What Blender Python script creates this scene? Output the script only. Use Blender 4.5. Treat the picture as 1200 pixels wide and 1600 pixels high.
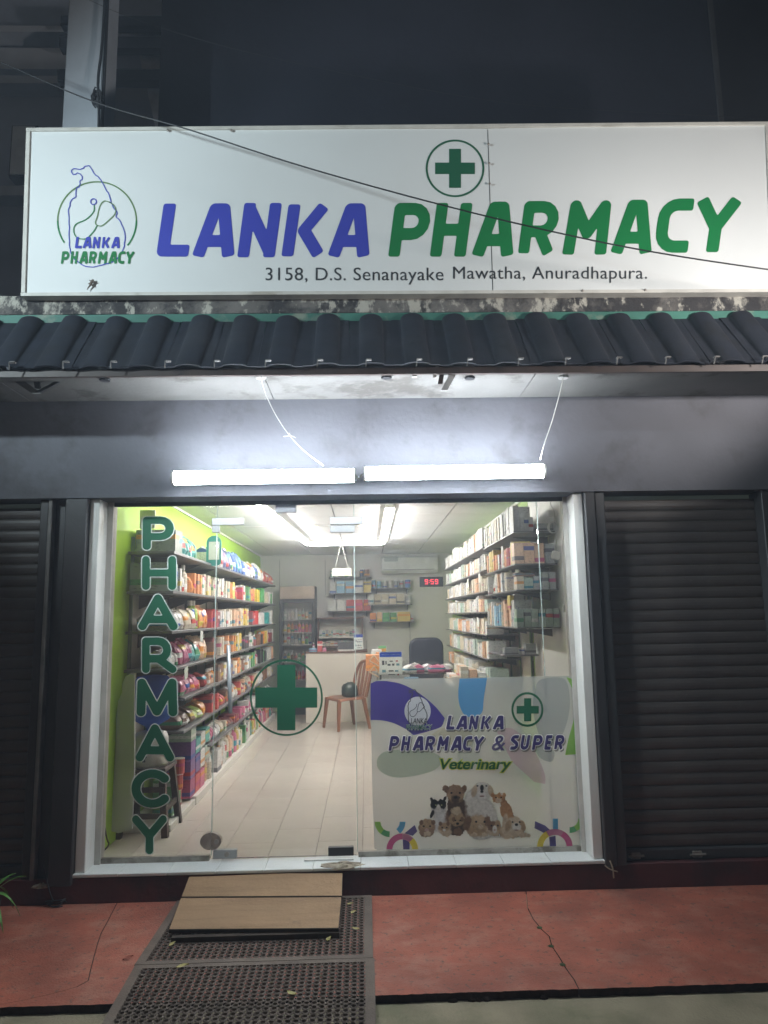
import bpy, bmesh, math, random
import numpy as np
from mathutils import Vector, Matrix
random.seed(7)
R_ = math.radians
S = bpy.context.scene
for o in list(bpy.data.objects): bpy.data.objects.remove(o)
COL = S.collection

# ------------------------------------------------------------------ camera
F_PX, PITCH, YAW, ROLL = 1108.5, 8.35, 1.57, -1.0
CAM = np.array([0.0, -4.7, 1.69])
def cam_matrix(p, y, r):
    cy, sy = math.cos(y), math.sin(y); cp, sp = math.cos(p), math.sin(p); cr, sr = math.cos(r), math.sin(r)
    Fw = np.array([sy*cp, cy*cp, sp]); Rt = np.array([cy, -sy, 0]); U = np.cross(Rt, Fw)
    return np.array([[cr, -sr, 0], [sr, cr, 0], [0, 0, 1]]) @ np.array([Rt, -U, Fw])
CM = cam_matrix(R_(PITCH), R_(YAW), R_(ROLL))
cd = bpy.data.cameras.new('camera'); cam = bpy.data.objects.new('camera', cd); COL.objects.link(cam)
cd.sensor_fit = 'VERTICAL'; cd.sensor_height = 36.0; cd.lens = F_PX/1600*36.0
cd.clip_start = 0.05; cd.clip_end = 500
m = Matrix.Identity(4)
for i in range(3):
    m[i][0] = CM[0][i]; m[i][1] = -CM[1][i]; m[i][2] = -CM[2][i]; m[i][3] = CAM[i]
cam.matrix_world = m
S.camera = cam
S.render.resolution_x = 768; S.render.resolution_y = 1024

# ------------------------------------------------------------------ night sky, moonlight, exposure
W = bpy.data.worlds.new("World"); S.world = W; W.use_nodes = True
wn = W.node_tree.nodes; bg = wn['Background']
sky = wn.new('ShaderNodeTexSky'); sky.sky_type = 'NISHITA'; sky.sun_disc = False
sky.sun_elevation = R_(14); sky.sun_rotation = R_(200); sky.air_density = 1.4
W.node_tree.links.new(sky.outputs[0], bg.inputs[0]); bg.inputs[1].default_value = 0.0042
sl = bpy.data.lights.new('moonlight', 'SUN'); sl.energy = 0.02; sl.angle = R_(0.5); sl.color = (.8, .88, 1)
so = bpy.data.objects.new('moonlight', sl); COL.objects.link(so); so.rotation_euler = (R_(62), 0, R_(-20))
try:
    S.cycles.max_bounces = 8; S.cycles.diffuse_bounces = 4; S.cycles.volume_bounces = 0; S.cycles.transparent_max_bounces = 12; S.cycles.caustics_reflective = False; S.cycles.caustics_refractive = False
except Exception: pass
S.view_settings.view_transform = 'Standard'; S.view_settings.look = 'None'
S.view_settings.exposure = 0.0; S.view_settings.gamma = 1.0; S.view_settings.use_curve_mapping = False

GLARE_HAZE = 0.0145
TUBE_OUT = 88.0      # radiance of the outside battens
TUBE_IN = 98.0        # radiance of the ceiling battens in the shop
LAMP_R, LAMP_L = 330.0, 720.0   # unseen floodlights added to light the sign, watts

# ------------------------------------------------------------------ helpers: picture point -> point on a plane of the place
def _ray(px, py): return CM.T @ np.array([px-600.0, py-800.0, F_PX])
def at(px, py, Y): d = _ray(px, py); return Vector(CAM + d*(Y-CAM[1])/d[1])
def atz(px, py, Z): d = _ray(px, py); return Vector(CAM + d*(Z-CAM[2])/d[2])
def atx(px, py, X): d = _ray(px, py); return Vector(CAM + d*(X-CAM[0])/d[0])

# ------------------------------------------------------------------ helpers: materials
MATS = {}
def mat(name, col, rough=.6, var=.12, scale=6, bump=0.0, bscale=60, metal=0, col2=None, spec=.5, detail=4, thr=None, emis=None, estr=0, coat=0):
    if name in MATS: return MATS[name]
    m = bpy.data.materials.new(name); m.use_nodes = True; MATS[name] = m
    nt = m.node_tree; p = nt.nodes['Principled BSDF']; L = nt.links.new
    p.inputs['Roughness'].default_value = rough; p.inputs['Metallic'].default_value = metal
    p.inputs['Specular IOR Level'].default_value = spec; p.inputs['Coat Weight'].default_value = coat
    tc = nt.nodes.new('ShaderNodeTexCoord')
    if var > 0 or col2:
        n = nt.nodes.new('ShaderNodeTexNoise'); n.inputs['Scale'].default_value = scale; n.inputs['Detail'].default_value = detail
        L(tc.outputs['Object'], n.inputs['Vector'])
        r = nt.nodes.new('ShaderNodeValToRGB')
        lo, hi = thr if thr else (.3, .7)
        r.color_ramp.elements[0].position = lo; r.color_ramp.elements[1].position = hi
        c1 = [c*(1-var) for c in col] if not col2 else col
        c2 = [min(1, c*(1+var)) for c in col] if not col2 else col2
        r.color_ramp.elements[0].color = (*c1[:3], 1); r.color_ramp.elements[1].color = (*c2[:3], 1)
        L(n.outputs['Fac'], r.inputs[0]); L(r.outputs[0], p.inputs['Base Color'])
        m['ramp'] = 1
    else: p.inputs['Base Color'].default_value = (*col[:3], 1)
    if bump > 0:
        n2 = nt.nodes.new('ShaderNodeTexNoise'); n2.inputs['Scale'].default_value = bscale; n2.inputs['Detail'].default_value = 6
        L(tc.outputs['Object'], n2.inputs['Vector'])
        b = nt.nodes.new('ShaderNodeBump'); b.inputs['Strength'].default_value = bump; b.inputs['Distance'].default_value = .01
        L(n2.outputs['Fac'], b.inputs['Height']); L(b.outputs[0], p.inputs['Normal'])
    if emis: p.inputs['Emission Color'].default_value = (*emis, 1); p.inputs['Emission Strength'].default_value = estr
    return m
def stain(m, col, scale=3, lo=.5, hi=.62, fac=.8, detail=8, stretch=(1,1,1), world=False):
    """a second layer of blotches over a material"""
    nt = m.node_tree; p = nt.nodes['Principled BSDF']; L = nt.links.new
    tc = nt.nodes.new('ShaderNodeTexCoord'); mp = nt.nodes.new('ShaderNodeMapping'); mp.inputs['Scale'].default_value = stretch
    mp.inputs['Location'].default_value = (3.1, 7.7, 1.3)
    n = nt.nodes.new('ShaderNodeTexNoise'); n.inputs['Scale'].default_value = scale; n.inputs['Detail'].default_value = detail; n.inputs['Roughness'].default_value = .65
    L(tc.outputs['Object'] if not world else nt.nodes.new('ShaderNodeNewGeometry').outputs['Position'], mp.inputs[0]); L(mp.outputs[0], n.inputs['Vector'])
    r = nt.nodes.new('ShaderNodeMapRange'); r.inputs[1].default_value = lo; r.inputs[2].default_value = hi; r.inputs[4].default_value = fac
    L(n.outputs['Fac'], r.inputs[0])
    mx = nt.nodes.new('ShaderNodeMix'); mx.data_type = 'RGBA'
    L(r.outputs[0], mx.inputs[0])
    s = p.inputs['Base Color']
    if s.links: L(s.links[0].from_socket, mx.inputs[6])
    else: mx.inputs[6].default_value = s.default_value
    mx.inputs[7].default_value = (*col, 1)
    L(mx.outputs[2], s)
    return m
def glass_mat(name, tint=(.985,.985,.98), refl=1.0, haze=0.0):
    m = bpy.data.materials.new(name); m.use_nodes = True; nt = m.node_tree; nt.nodes.clear(); L = nt.links.new
    out = nt.nodes.new('ShaderNodeOutputMaterial'); t = nt.nodes.new('ShaderNodeBsdfTransparent'); g = nt.nodes.new('ShaderNodeBsdfGlossy')
    t.inputs[0].default_value = (*tint, 1); g.inputs['Roughness'].default_value = .015
    f = nt.nodes.new('ShaderNodeFresnel'); f.inputs[0].default_value = 1.45
    mx = nt.nodes.new('ShaderNodeMixShader'); mu = nt.nodes.new('ShaderNodeMath'); mu.operation = 'MULTIPLY'; mu.inputs[1].default_value = refl
    L(f.outputs[0], mu.inputs[0]); L(mu.outputs[0], mx.inputs[0]); L(t.outputs[0], mx.inputs[1]); L(g.outputs[0], mx.inputs[2])
    if haze > 0:
        d = nt.nodes.new('ShaderNodeBsdfDiffuse'); d.inputs[0].default_value = (.7,.7,.66,1)
        tc = nt.nodes.new('ShaderNodeTexCoord'); n = nt.nodes.new('ShaderNodeTexNoise'); n.inputs['Scale'].default_value = 2.2; n.inputs['Detail'].default_value = 7
        L(tc.outputs['Object'], n.inputs['Vector'])
        r = nt.nodes.new('ShaderNodeMapRange'); r.inputs[1].default_value = .35; r.inputs[2].default_value = .8; r.inputs[3].default_value = haze*.35; r.inputs[4].default_value = haze
        L(n.outputs['Fac'], r.inputs[0])
        m2 = nt.nodes.new('ShaderNodeMixShader'); L(r.outputs[0], m2.inputs[0]); L(mx.outputs[0], m2.inputs[1]); L(d.outputs[0], m2.inputs[2]); L(m2.outputs[0], out.inputs[0])
    else: L(mx.outputs[0], out.inputs[0])
    MATS[name] = m; return m
def emis_mat(name, col, s):
    m = bpy.data.materials.new(name); m.use_nodes = True; nt = m.node_tree; nt.nodes.clear()
    out = nt.nodes.new('ShaderNodeOutputMaterial'); e = nt.nodes.new('ShaderNodeEmission'); e.inputs[0].default_value = (*col, 1); e.inputs[1].default_value = s
    nt.links.new(e.outputs[0], out.inputs[0]); MATS[name] = m; return m
def film_mat(name, col, trans=.2, transl=.5):
    """printed see-through film stuck on glass: partly clear, partly glowing with the light behind it"""
    m = bpy.data.materials.new(name); m.use_nodes = True; nt = m.node_tree; nt.nodes.clear(); L = nt.links.new
    out = nt.nodes.new('ShaderNodeOutputMaterial')
    d = nt.nodes.new('ShaderNodeBsdfDiffuse'); t = nt.nodes.new('ShaderNodeBsdfTranslucent'); x = nt.nodes.new('ShaderNodeBsdfTransparent')
    if isinstance(col, str):
        a = nt.nodes.new('ShaderNodeVertexColor'); a.layer_name = col
        for n in (d, t): L(a.outputs[0], n.inputs[0])
    else:
        for n in (d, t): n.inputs[0].default_value = (*col, 1)
    a1 = nt.nodes.new('ShaderNodeMixShader'); a1.inputs[0].default_value = transl; L(d.outputs[0], a1.inputs[1]); L(t.outputs[0], a1.inputs[2])
    a2 = nt.nodes.new('ShaderNodeMixShader'); a2.inputs[0].default_value = trans; L(a1.outputs[0], a2.inputs[1]); L(x.outputs[0], a2.inputs[2])
    L(a2.outputs[0], out.inputs[0]); MATS[name] = m; return m
def pack_mat(name, rough=.45, stripes=True, coat=.0, bandf=1.0, bandh=.2):
    """printed packaging: the object's own colour, a band in a second colour, a small block of print"""
    m = bpy.data.materials.new(name); m.use_nodes = True; MATS[name] = m
    nt = m.node_tree; p = nt.nodes['Principled BSDF']; L = nt.links.new; p.inputs['Roughness'].default_value = rough; p.inputs['Coat Weight'].default_value = coat
    oi = nt.nodes.new('ShaderNodeObjectInfo'); tc = nt.nodes.new('ShaderNodeTexCoord'); sx = nt.nodes.new('ShaderNodeSeparateXYZ')
    L(tc.outputs['Generated'], sx.inputs[0])
    # band colour from the random value of the object
    r = nt.nodes.new('ShaderNodeValToRGB'); r.color_ramp.interpolation = 'CONSTANT'
    cols = [(.55,.04,.03),(.75,.75,.72),(.03,.1,.4),(.75,.3,.03),(.05,.28,.12),(.8,.8,.78),(.5,.05,.2),(.02,.25,.35),(.7,.55,.08),(.12,.12,.14)]
    e = r.color_ramp.elements; e[0].color = (*cols[0],1); e[1].position = .1; e[1].color = (*cols[1],1)
    for i, c in enumerate(cols[2:]): k = e.new(.2+.1*i); k.color = (*c, 1)
    L(oi.outputs['Random'], r.inputs[0])
    def rng(sock, lo, hi):
        a = nt.nodes.new('ShaderNodeMath'); a.operation = 'GREATER_THAN'; L(sock, a.inputs[0])
        b = nt.nodes.new('ShaderNodeMath'); b.operation = 'LESS_THAN'; L(sock, b.inputs[0])
        for n, v in ((a, lo), (b, hi)):
            if isinstance(v, (int, float)): n.inputs[1].default_value = v
            else: L(v, n.inputs[1])
        c = nt.nodes.new('ShaderNodeMath'); c.operation = 'MULTIPLY'; L(a.outputs[0], c.inputs[0]); L(b.outputs[0], c.inputs[1]); return c.outputs[0]
    # band height start from random*7 fract
    mu = nt.nodes.new('ShaderNodeMath'); mu.operation = 'MULTIPLY'; mu.inputs[1].default_value = 7.31; L(oi.outputs['Random'], mu.inputs[0])
    fr = nt.nodes.new('ShaderNodeMath'); fr.operation = 'FRACT'; L(mu.outputs[0], fr.inputs[0])
    ad = nt.nodes.new('ShaderNodeMath'); ad.operation = 'MULTIPLY'; ad.inputs[1].default_value = .7; L(fr.outputs[0], ad.inputs[0])
    a2 = nt.nodes.new('ShaderNodeMath'); a2.operation = 'ADD'; a2.inputs[1].default_value = bandh; L(ad.outputs[0], a2.inputs[0])
    band = rng(sx.outputs[2], ad.outputs[0], a2.outputs[0])
    mx = nt.nodes.new('ShaderNodeMix'); mx.data_type = 'RGBA'; bf = nt.nodes.new('ShaderNodeMath'); bf.operation = 'MULTIPLY'; bf.inputs[1].default_value = bandf; L(band, bf.inputs[0]); L(bf.outputs[0], mx.inputs[0]); L(oi.outputs['Color'], mx.inputs[6]); L(r.outputs[0], mx.inputs[7])
    # print: blocky noise
    br = nt.nodes.new('ShaderNodeTexVoronoi'); br.distance = 'CHEBYCHEV'; br.inputs['Scale'].default_value = 7
    mp = nt.nodes.new('ShaderNodeMapping'); mp.inputs['Scale'].default_value = (1,1,2.2); L(tc.outputs['Generated'], mp.inputs[0])
    ad3 = nt.nodes.new('ShaderNodeVectorMath'); ad3.operation = 'ADD'; L(mp.outputs[0], ad3.inputs[0]); L(oi.outputs['Location'], ad3.inputs[1]); L(ad3.outputs[0], br.inputs['Vector'])
    lt = nt.nodes.new('ShaderNodeMath'); lt.operation = 'LESS_THAN'; lt.inputs[1].default_value = .22; L(br.outputs['Distance'], lt.inputs[0])
    f2 = nt.nodes.new('ShaderNodeMath'); f2.operation = 'MULTIPLY'; f2.inputs[1].default_value = .55; L(lt.outputs[0], f2.inputs[0])
    m3 = nt.nodes.new('ShaderNodeMix'); m3.data_type = 'RGBA'; L(f2.outputs[0], m3.inputs[0]); L(mx.outputs[2], m3.inputs[6]); m3.inputs[7].default_value = (.07,.06,.12,1)
    L(m3.outputs[2], p.inputs['Base Color'])
    return m

# ------------------------------------------------------------------ helpers: meshes
def wloc(o):
    v = Vector((0,0,0))
    while o: v += o.location; o = o.parent
    return v
class MB:
    def __init__(s): s.v = []; s.f = []; s.mi = []
    def add(s, vs, fs, k=0):
        b = len(s.v); s.v += [tuple(v) for v in vs]; s.f += [tuple(i+b for i in f) for f in fs]; s.mi += [k]*len(fs); return s
    def box(s, x0, x1, y0, y1, z0, z1, k=0, bev=0):
        if bev > 0:
            b = min(bev, abs(x1-x0)*.45, abs(y1-y0)*.45, abs(z1-z0)*.45); vs = []
            # chamfered box: 24 vertices
            for (sx, X) in ((1, x0), (-1, x1)):
                for (sy, Y) in ((1, y0), (-1, y1)):
                    for (sz, Z) in ((1, z0), (-1, z1)):
                        vs += [(X, Y+sy*b, Z+sz*b), (X+sx*b, Y, Z+sz*b), (X+sx*b, Y+sy*b, Z)]
            bm = bmesh.new(); bv = [bm.verts.new(v) for v in vs]
            bmesh.ops.convex_hull(bm, input=bv); bm.verts.index_update()
            bmesh.ops.dissolve_limit(bm, angle_limit=.01, verts=bm.verts, edges=bm.edges)
            bm.verts.index_update()
            s.add([v.co[:] for v in bm.verts], [[v.index for v in f.verts] for f in bm.faces], k); bm.free(); return s
        vs = [(x, y, z) for x in (x0, x1) for y in (y0, y1) for z in (z0, z1)]
        return s.add(vs, [(0,1,3,2),(4,6,7,5),(0,4,5,1),(2,3,7,6),(0,2,6,4),(1,5,7,3)], k)
    def hexa(s, bot, top, k=0):
        """8-corner block: bot = 4 points, top = 4 points"""
        return s.add(list(bot)+list(top), [(3,2,1,0),(4,5,6,7),(0,1,5,4),(1,2,6,5),(2,3,7,6),(3,0,4,7)], k)
    def tube(s, pts, r, seg=8, k=0, cap=True):
        pts = [Vector(p) for p in pts]; n = len(pts)
        rs = r if isinstance(r, (list, tuple)) else [r]*n
        vs = []; up = None
        for i, p in enumerate(pts):
            t = (pts[min(i+1, n-1)] - pts[max(i-1, 0)]).normalized()
            if up is None:
                up = Vector((0,0,1)) if abs(t.z) < .9 else Vector((1,0,0))
            a = t.cross(up).normalized(); b = a.cross(t).normalized(); up = b
            for j in range(seg):
                q = 2*math.pi*j/seg; vs.append(p + a*math.cos(q)*rs[i] + b*math.sin(q)*rs[i])
        fs = [(i*seg+j, i*seg+(j+1)%seg, (i+1)*seg+(j+1)%seg, (i+1)*seg+j) for i in range(n-1) for j in range(seg)]
        if cap: fs += [tuple(range(seg))[::-1], tuple(range((n-1)*seg, n*seg))]
        return s.add(vs, fs, k)
    def lathe(s, prof, c=(0,0,0), seg=12, k=0):
        vs = []; c = Vector(c)
        for r, z in prof:
            for j in range(seg): q = 2*math.pi*j/seg; vs.append(c + Vector((r*math.cos(q), r*math.sin(q), z)))
        n = len(prof)
        fs = [(i*seg+j, i*seg+(j+1)%seg, (i+1)*seg+(j+1)%seg, (i+1)*seg+j) for i in range(n-1) for j in range(seg)]
        fs += [tuple(range(seg))[::-1], tuple(range((n-1)*seg, n*seg))]
        return s.add(vs, fs, k)
    def prism(s, poly, vec, k=0):
        """polygon in space swept by vec"""
        n = len(poly); vec = Vector(vec); a = [Vector(p) for p in poly]; b = [p+vec for p in a]
        return s.add(a+b, [tuple(range(n)), tuple(range(n, 2*n))[::-1]] + [(i, i+n, (i+1) % n+n, (i+1) % n) for i in range(n)], k)
    def sheet(s, poly, k=0): return s.add(poly, [tuple(range(len(poly)))], k)
    def ell(s, c, rx, ry, rz, k=0, seg=12, rings=8):
        c = Vector(c); vs = [c+Vector((0,0,-rz))]; fs = []
        for i in range(1, rings):
            a = math.pi*i/rings
            for j in range(seg): q = 2*math.pi*j/seg; vs.append(c+Vector((rx*math.sin(a)*math.cos(q), ry*math.sin(a)*math.sin(q), -rz*math.cos(a))))
        vs.append(c+Vector((0,0,rz)))
        for j in range(seg):
            fs.append((0, 1+(j+1) % seg, 1+j)); b = 1+(rings-2)*seg; fs.append((b+j, b+(j+1) % seg, len(vs)-1))
            for i in range(rings-2): o = 1+i*seg; fs.append((o+j, o+(j+1) % seg, o+seg+(j+1) % seg, o+seg+j))
        return s.add(vs, fs, k)
    def mesh(s, name, mats, off=Vector((0,0,0)), smooth=False):
        me = bpy.data.meshes.new(name); o = tuple(off)
        me.from_pydata([(v[0]-o[0], v[1]-o[1], v[2]-o[2]) for v in s.v], [], s.f)
        for m in (mats if isinstance(mats, (list, tuple)) else [mats]): me.materials.append(m)
        if any(s.mi): me.polygons.foreach_set('material_index', s.mi)
        bm = bmesh.new(); bm.from_mesh(me); bmesh.ops.recalc_face_normals(bm, faces=bm.faces); bm.to_mesh(me); bm.free()
        if smooth: me.shade_smooth(); 
        me.update(); return me
    def build(s, name, mats, parent=None, smooth=False, origin=None):
        if parent: off = wloc(parent)
        elif origin is not None: off = Vector(origin)
        else:
            a = np.array(s.v); off = Vector(((a[:,0].min()+a[:,0].max())/2, (a[:,1].min()+a[:,1].max())/2, a[:,2].min()))
        o = bpy.data.objects.new(name, s.mesh(name, mats, off, smooth)); COL.objects.link(o)
        if parent: o.parent = parent
        else: o.location = off
        return o
def tag(o, label=None, cat=None, group=None, kind=None):
    if label: o['label'] = label
    if cat: o['category'] = cat
    if group: o['group'] = group
    if kind: o['kind'] = kind
    return o
def thing(name, loc, label, cat, group=None):
    o = bpy.data.objects.new(name, None); o.empty_display_size = .1; COL.objects.link(o); o.location = loc; return tag(o, label, cat, group)
def struct(name, mb, m, smooth=False): return tag(mb.build(name, m, None, smooth, (0,0,0)), kind='structure')
def copy_tree(o, parent=None):
    c = o.copy(); COL.objects.link(c); c.parent = parent
    for ch in list(o.children): copy_tree(ch, c)
    return c

# -------- flat print: signed-distance shapes traced to outlines and filled
def contours(fn, x0, x1, y0, y1, n):
    """fn(X,Y)->distance (negative inside); closed loops of the zero level"""
    h = max(x1-x0, y1-y0)/n; nx = int((x1-x0)/h)+2; ny = int((y1-y0)/h)+2
    xs = x0+np.arange(nx)*h; ys = y0+np.arange(ny)*h; X, Y = np.meshgrid(xs, ys); D = fn(X, Y)
    D[0,:] = D[-1,:] = 1; D[:,0] = D[:,-1] = 1
    D[D == 0] = 1e-9; ins = D < 0; nxt = {}; P = {}
    def pt(i, j, a, b):  # crossing on the edge from (i,j) to (a,b)
        key = (i, j, a, b) if (i, j) < (a, b) else (a, b, i, j)
        if key not in P:
            i, j, a, b = key; t = D[i, j]/(D[i, j]-D[a, b]); P[key] = (xs[j]+(xs[b]-xs[j])*t, ys[i]+(ys[a]-ys[i])*t)
        return key
    mixed = ins[:-1,:-1].astype(int)+ins[1:,:-1]+ins[:-1,1:]+ins[1:,1:]
    for i, j in zip(*np.nonzero((mixed > 0) & (mixed < 4))):
        c = [(i, j), (i, j+1), (i+1, j+1), (i+1, j)]; s = [bool(ins[q]) for q in c]; ent = []; ext = []
        for k in range(4):
            a, b = c[k], c[(k+1) % 4]
            if s[k] and not s[(k+1) % 4]: ent.append(pt(*a, *b))
            elif not s[k] and s[(k+1) % 4]: ext.append(pt(*a, *b))
        if len(ent) == 1: nxt[ent[0]] = ext[0]
        else:
            order = []
            for k in range(4):
                a, b = c[k], c[(k+1) % 4]; order.append((pt(*a, *b), s[k]))
            for k in range(4):
                if order[k][1]: nxt[order[k][0]] = order[(k+1) % 4][0] if not order[(k+1) % 4][1] else order[(k-1) % 4][0]
    loops = []
    while nxt:
        k0 = next(iter(nxt)); k = k0; lp = []
        while k in nxt: lp.append(P[k]); k = nxt.pop(k)
        if len(lp) > 3: loops.append(lp)
    return loops
def simplify(lp, eps):
    out = [lp[0]]
    for p in lp[1:]:
        if math.hypot(p[0]-out[-1][0], p[1]-out[-1][1]) > eps: out.append(p)
    return out
_tmpc = [0]
def loops_mesh(loops, mp, name='print'):
    cu = bpy.data.curves.new('tmp', 'CURVE'); cu.dimensions = '2D'; cu.fill_mode = 'BOTH'
    cx = sum(p[0] for l in loops for p in l)/sum(len(l) for l in loops); cy = sum(p[1] for l in loops for p in l)/sum(len(l) for l in loops)
    for l in loops:
        sp = cu.splines.new('POLY'); sp.points.add(len(l)-1)
        for i, p in enumerate(l): sp.points[i].co = ((p[0]-cx)*.1, (p[1]-cy)*.1, 0, 1)
        sp.use_cyclic_u = True
    o = bpy.data.objects.new('tmp', cu); COL.objects.link(o); dg = bpy.context.evaluated_depsgraph_get(); dg.update()
    me = bpy.data.meshes.new_from_object(o.evaluated_get(dg)); bpy.data.objects.remove(o); bpy.data.curves.remove(cu)
    vs = [mp(v.co.x*10+cx, v.co.y*10+cy) for v in me.vertices]; fs = [tuple(p.vertices) for p in me.polygons]; bpy.data.meshes.remove(me)
    return MB().add(vs, fs)
def text_mb(body, box, mp, offset=0.0, shear=0.0, spacing=1.0, grow=0.0):
    """built-in font text fitted to box = x0,x1,ytop,ybot in the units of mp"""
    def gen(off):
        cu = bpy.data.curves.new('tmp', 'FONT'); cu.body = body; cu.offset = off; cu.shear = shear; cu.space_character = spacing; cu.resolution_u = 4
        o = bpy.data.objects.new('tmp', cu); COL.objects.link(o); dg = bpy.context.evaluated_depsgraph_get(); dg.update()
        me = bpy.data.meshes.new_from_object(o.evaluated_get(dg)); bpy.data.objects.remove(o); bpy.data.curves.remove(cu)
        v = np.array([x.co[:2] for x in me.vertices]); f = [tuple(p.vertices) for p in me.polygons]; bpy.data.meshes.remove(me); return v, f
    v, f = gen(offset); lo = v.min(0); hi = v.max(0)
    if grow: v, f = gen(offset+grow)
    x0, x1, yt, yb = box; out = []
    for p in v:
        u = (p[0]-lo[0])/(hi[0]-lo[0]); w = (p[1]-lo[1])/(hi[1]-lo[1]); out.append(mp(x0+(x1-x0)*u, yb+(yt-yb)*w))
    return MB().add(out, f)
def sd_seg(X, Y, a, b, t, flat0, flat1, r):
    ax, ay = a; bx, by = b; L = math.hypot(bx-ax, by-ay)+1e-9; ux, uy = (bx-ax)/L, (by-ay)/L
    u = (X-ax)*ux+(Y-ay)*uy; w = -(X-ax)*uy+(Y-ay)*ux
    qx = np.abs(u-L/2)-(L/2-r); qy = np.abs(w)-(t-r)
    d = np.hypot(np.maximum(qx, 0), np.maximum(qy, 0))+np.minimum(np.maximum(qx, qy), 0)-r
    if not flat0: d = np.minimum(d, np.hypot(X-ax, Y-ay)-t)
    if not flat1: d = np.minimum(d, np.hypot(X-bx, Y-by)-t)
    return d
def arc(cx, cy, r, a0, a1, n=7, ry=None):
    ry = ry or r
    return [(cx+r*math.cos(R_(a0+(a1-a0)*i/(n-1))), cy+ry*math.sin(R_(a0+(a1-a0)*i/(n-1)))) for i in range(n)]
def sd_strokes(X, Y, strokes, t, r, rnd):
    D = np.full(X.shape, 9.0)
    for st in strokes:
        n = len(st)
        for i in range(n-1):
            if math.hypot(st[i+1][0]-st[i][0], st[i+1][1]-st[i][1]) < 1e-5: continue
            D = np.minimum(D, sd_seg(X, Y, st[i], st[i+1], t, (i == 0 and not rnd), (i == n-2 and not rnd), r))
    return D
# letters, cap height 1; (strokes, width). T = half stroke
def glyphs(T):
    t = T; u = 1-T
    P_ = [(t,0),(t,u),(.4,u)]+arc(.4, (u+.42)/2, (u-.42)/2, 90, -90, 9)+[(t,.42)]
    G = {
     'L': ([[(t,1),(t,t),(.58,t)]], .58),
     'A': ([[(t*.9,0),(.30,u),(.46,u),(.76-t*.9,0)], [(.2,.29),(.56,.29)]], .76),
     'N': ([[(t,0),(t,1)],[(t,.9),(.72-t,.1)],[(.72-t,0),(.72-t,1)]], .72),
     'K': ([[(t,0),(t,1)],[(.68,.97),(.36,.5),(.70,.03)]], .74),
     'P': ([P_], .4+(u-.42)/2+t),
     'H': ([[(t,0),(t,1)],[(.7-t,0),(.7-t,1)],[(t,.5),(.7-t,.5)]], .7),
     'R': ([P_, [(.38,.42),(.62,0)]], .72),
     'M': ([[(t,0),(t+.03,.93),(.43,.42),(.86-t-.03,.93),(.86-t,0)]], .86),
     'C': ([[(.64,u),(.36,u)]+arc(.36,u-.26,.26,90,180,6)+arc(.36,t+.26,.26,180,270,6)+[(.64,t)]], .66),
     'S': ([[(.60,u-.01),(.34,u)]+arc(.32,(u+.5)/2,(u-.5)/2,100,180,4)+[(.40,.5)]+arc(.36,(.5+t)/2,(.5-t)/2,60,-90,6)+[(.08,t)]], .62),
     'U': ([[(t,1),(t,.32)]+arc(.34,.32,.34-t,180,360,9,.32-t)+[(.68-t,1)]], .68),
     'E': ([[(.56,u),(t,u),(t,t),(.56,t)],[(t,.5),(.5,.5)]], .58),
     'Y': ([[(.05,.98),(.36,.46),(.68,.98)],[(.36,.5),(.36,0)]], .73)}
    return G
def glyph_fn(ch, T, r, rnd, round_set=False):
    G = glyphs(T)
    if round_set:
        t = T; u = 1-T
        Pb = [(t,t),(t,u),(.46,u)]+arc(.46,(u+.40)/2,(u-.40)/2,90,-90,9)+[(t,.40)]
        G.update({'P': ([Pb],.86), 'H': ([[(t,t),(t,u)],[(.94-t,t),(.94-t,u)],[(t,.5),(.94-t,.5)]],.94),
          'A': ([[(t,t),(.5,u),(1-t,t)],[(.24,.30),(.76,.30)]],1.02),
          'R': ([Pb,[(.46,.40),(.86,t)]],.95), 'M': ([[(t,t),(t+.02,u),(.5,t+.02),(1-t-.02,u),(1-t,t)]],1.0),
          'C': ([arc(.5,.5,.5-t,42,318,22)],.94), 'Y': ([[(t,u),(.5,.48),(1-t,u)],[(.5,.48),(.5,t)]],1.0)})
    st, w = G[ch]
    return (lambda X, Y: sd_strokes(X, Y, st, T, r, rnd)), w
def letter_mb(ch, box, mp, T=.1, r=.035, rnd=False, shear=.0, grow=0.0, n=70, round_set=False):
    """letter fitted to box x0,x1,ytop,ybot (box of the sheared letter); mp maps box units to space"""
    fn, w = glyph_fn(ch, T, r, rnd, round_set)
    ls = contours(lambda X, Y: fn(X, Y)-grow, -.1-grow, w+.15+grow, -.1-grow, 1.1+grow, n)
    ls0 = ls if not grow else contours(fn, -.1, w+.15, -.1, 1.1, n)
    q = [(x+shear*y, y) for l in ls0 for x, y in l]
    lx, hx = min(p[0] for p in q), max(p[0] for p in q); ly, hy = min(p[1] for p in q), max(p[1] for p in q)
    x0, x1, yt, yb = box
    f = lambda x, y: (x0+(x+shear*y-lx)/(hx-lx)*(x1-x0), yb+(y-ly)/(hy-ly)*(yt-yb))
    return loops_mesh([[f(*p) for p in simplify(l, .012)] for l in ls], mp)
def line_mb(pts, w, mp, closed=False):
    """ribbon along picture points"""
    n = len(pts); vs = []; fs = []
    for i, p in enumerate(pts):
        a = pts[(i-1) % n] if (closed or i) else p; b = pts[(i+1) % n] if (closed or i < n-1) else p
        dx, dy = b[0]-a[0], b[1]-a[1]; L = math.hypot(dx, dy)+1e-9; nx, ny = -dy/L*w/2, dx/L*w/2
        vs += [mp(p[0]+nx, p[1]+ny), mp(p[0]-nx, p[1]-ny)]
    for i in range(n if closed else n-1): j = (i+1) % n; fs.append((2*i, 2*i+1, 2*j+1, 2*j))
    return MB().add(vs, fs)
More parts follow.
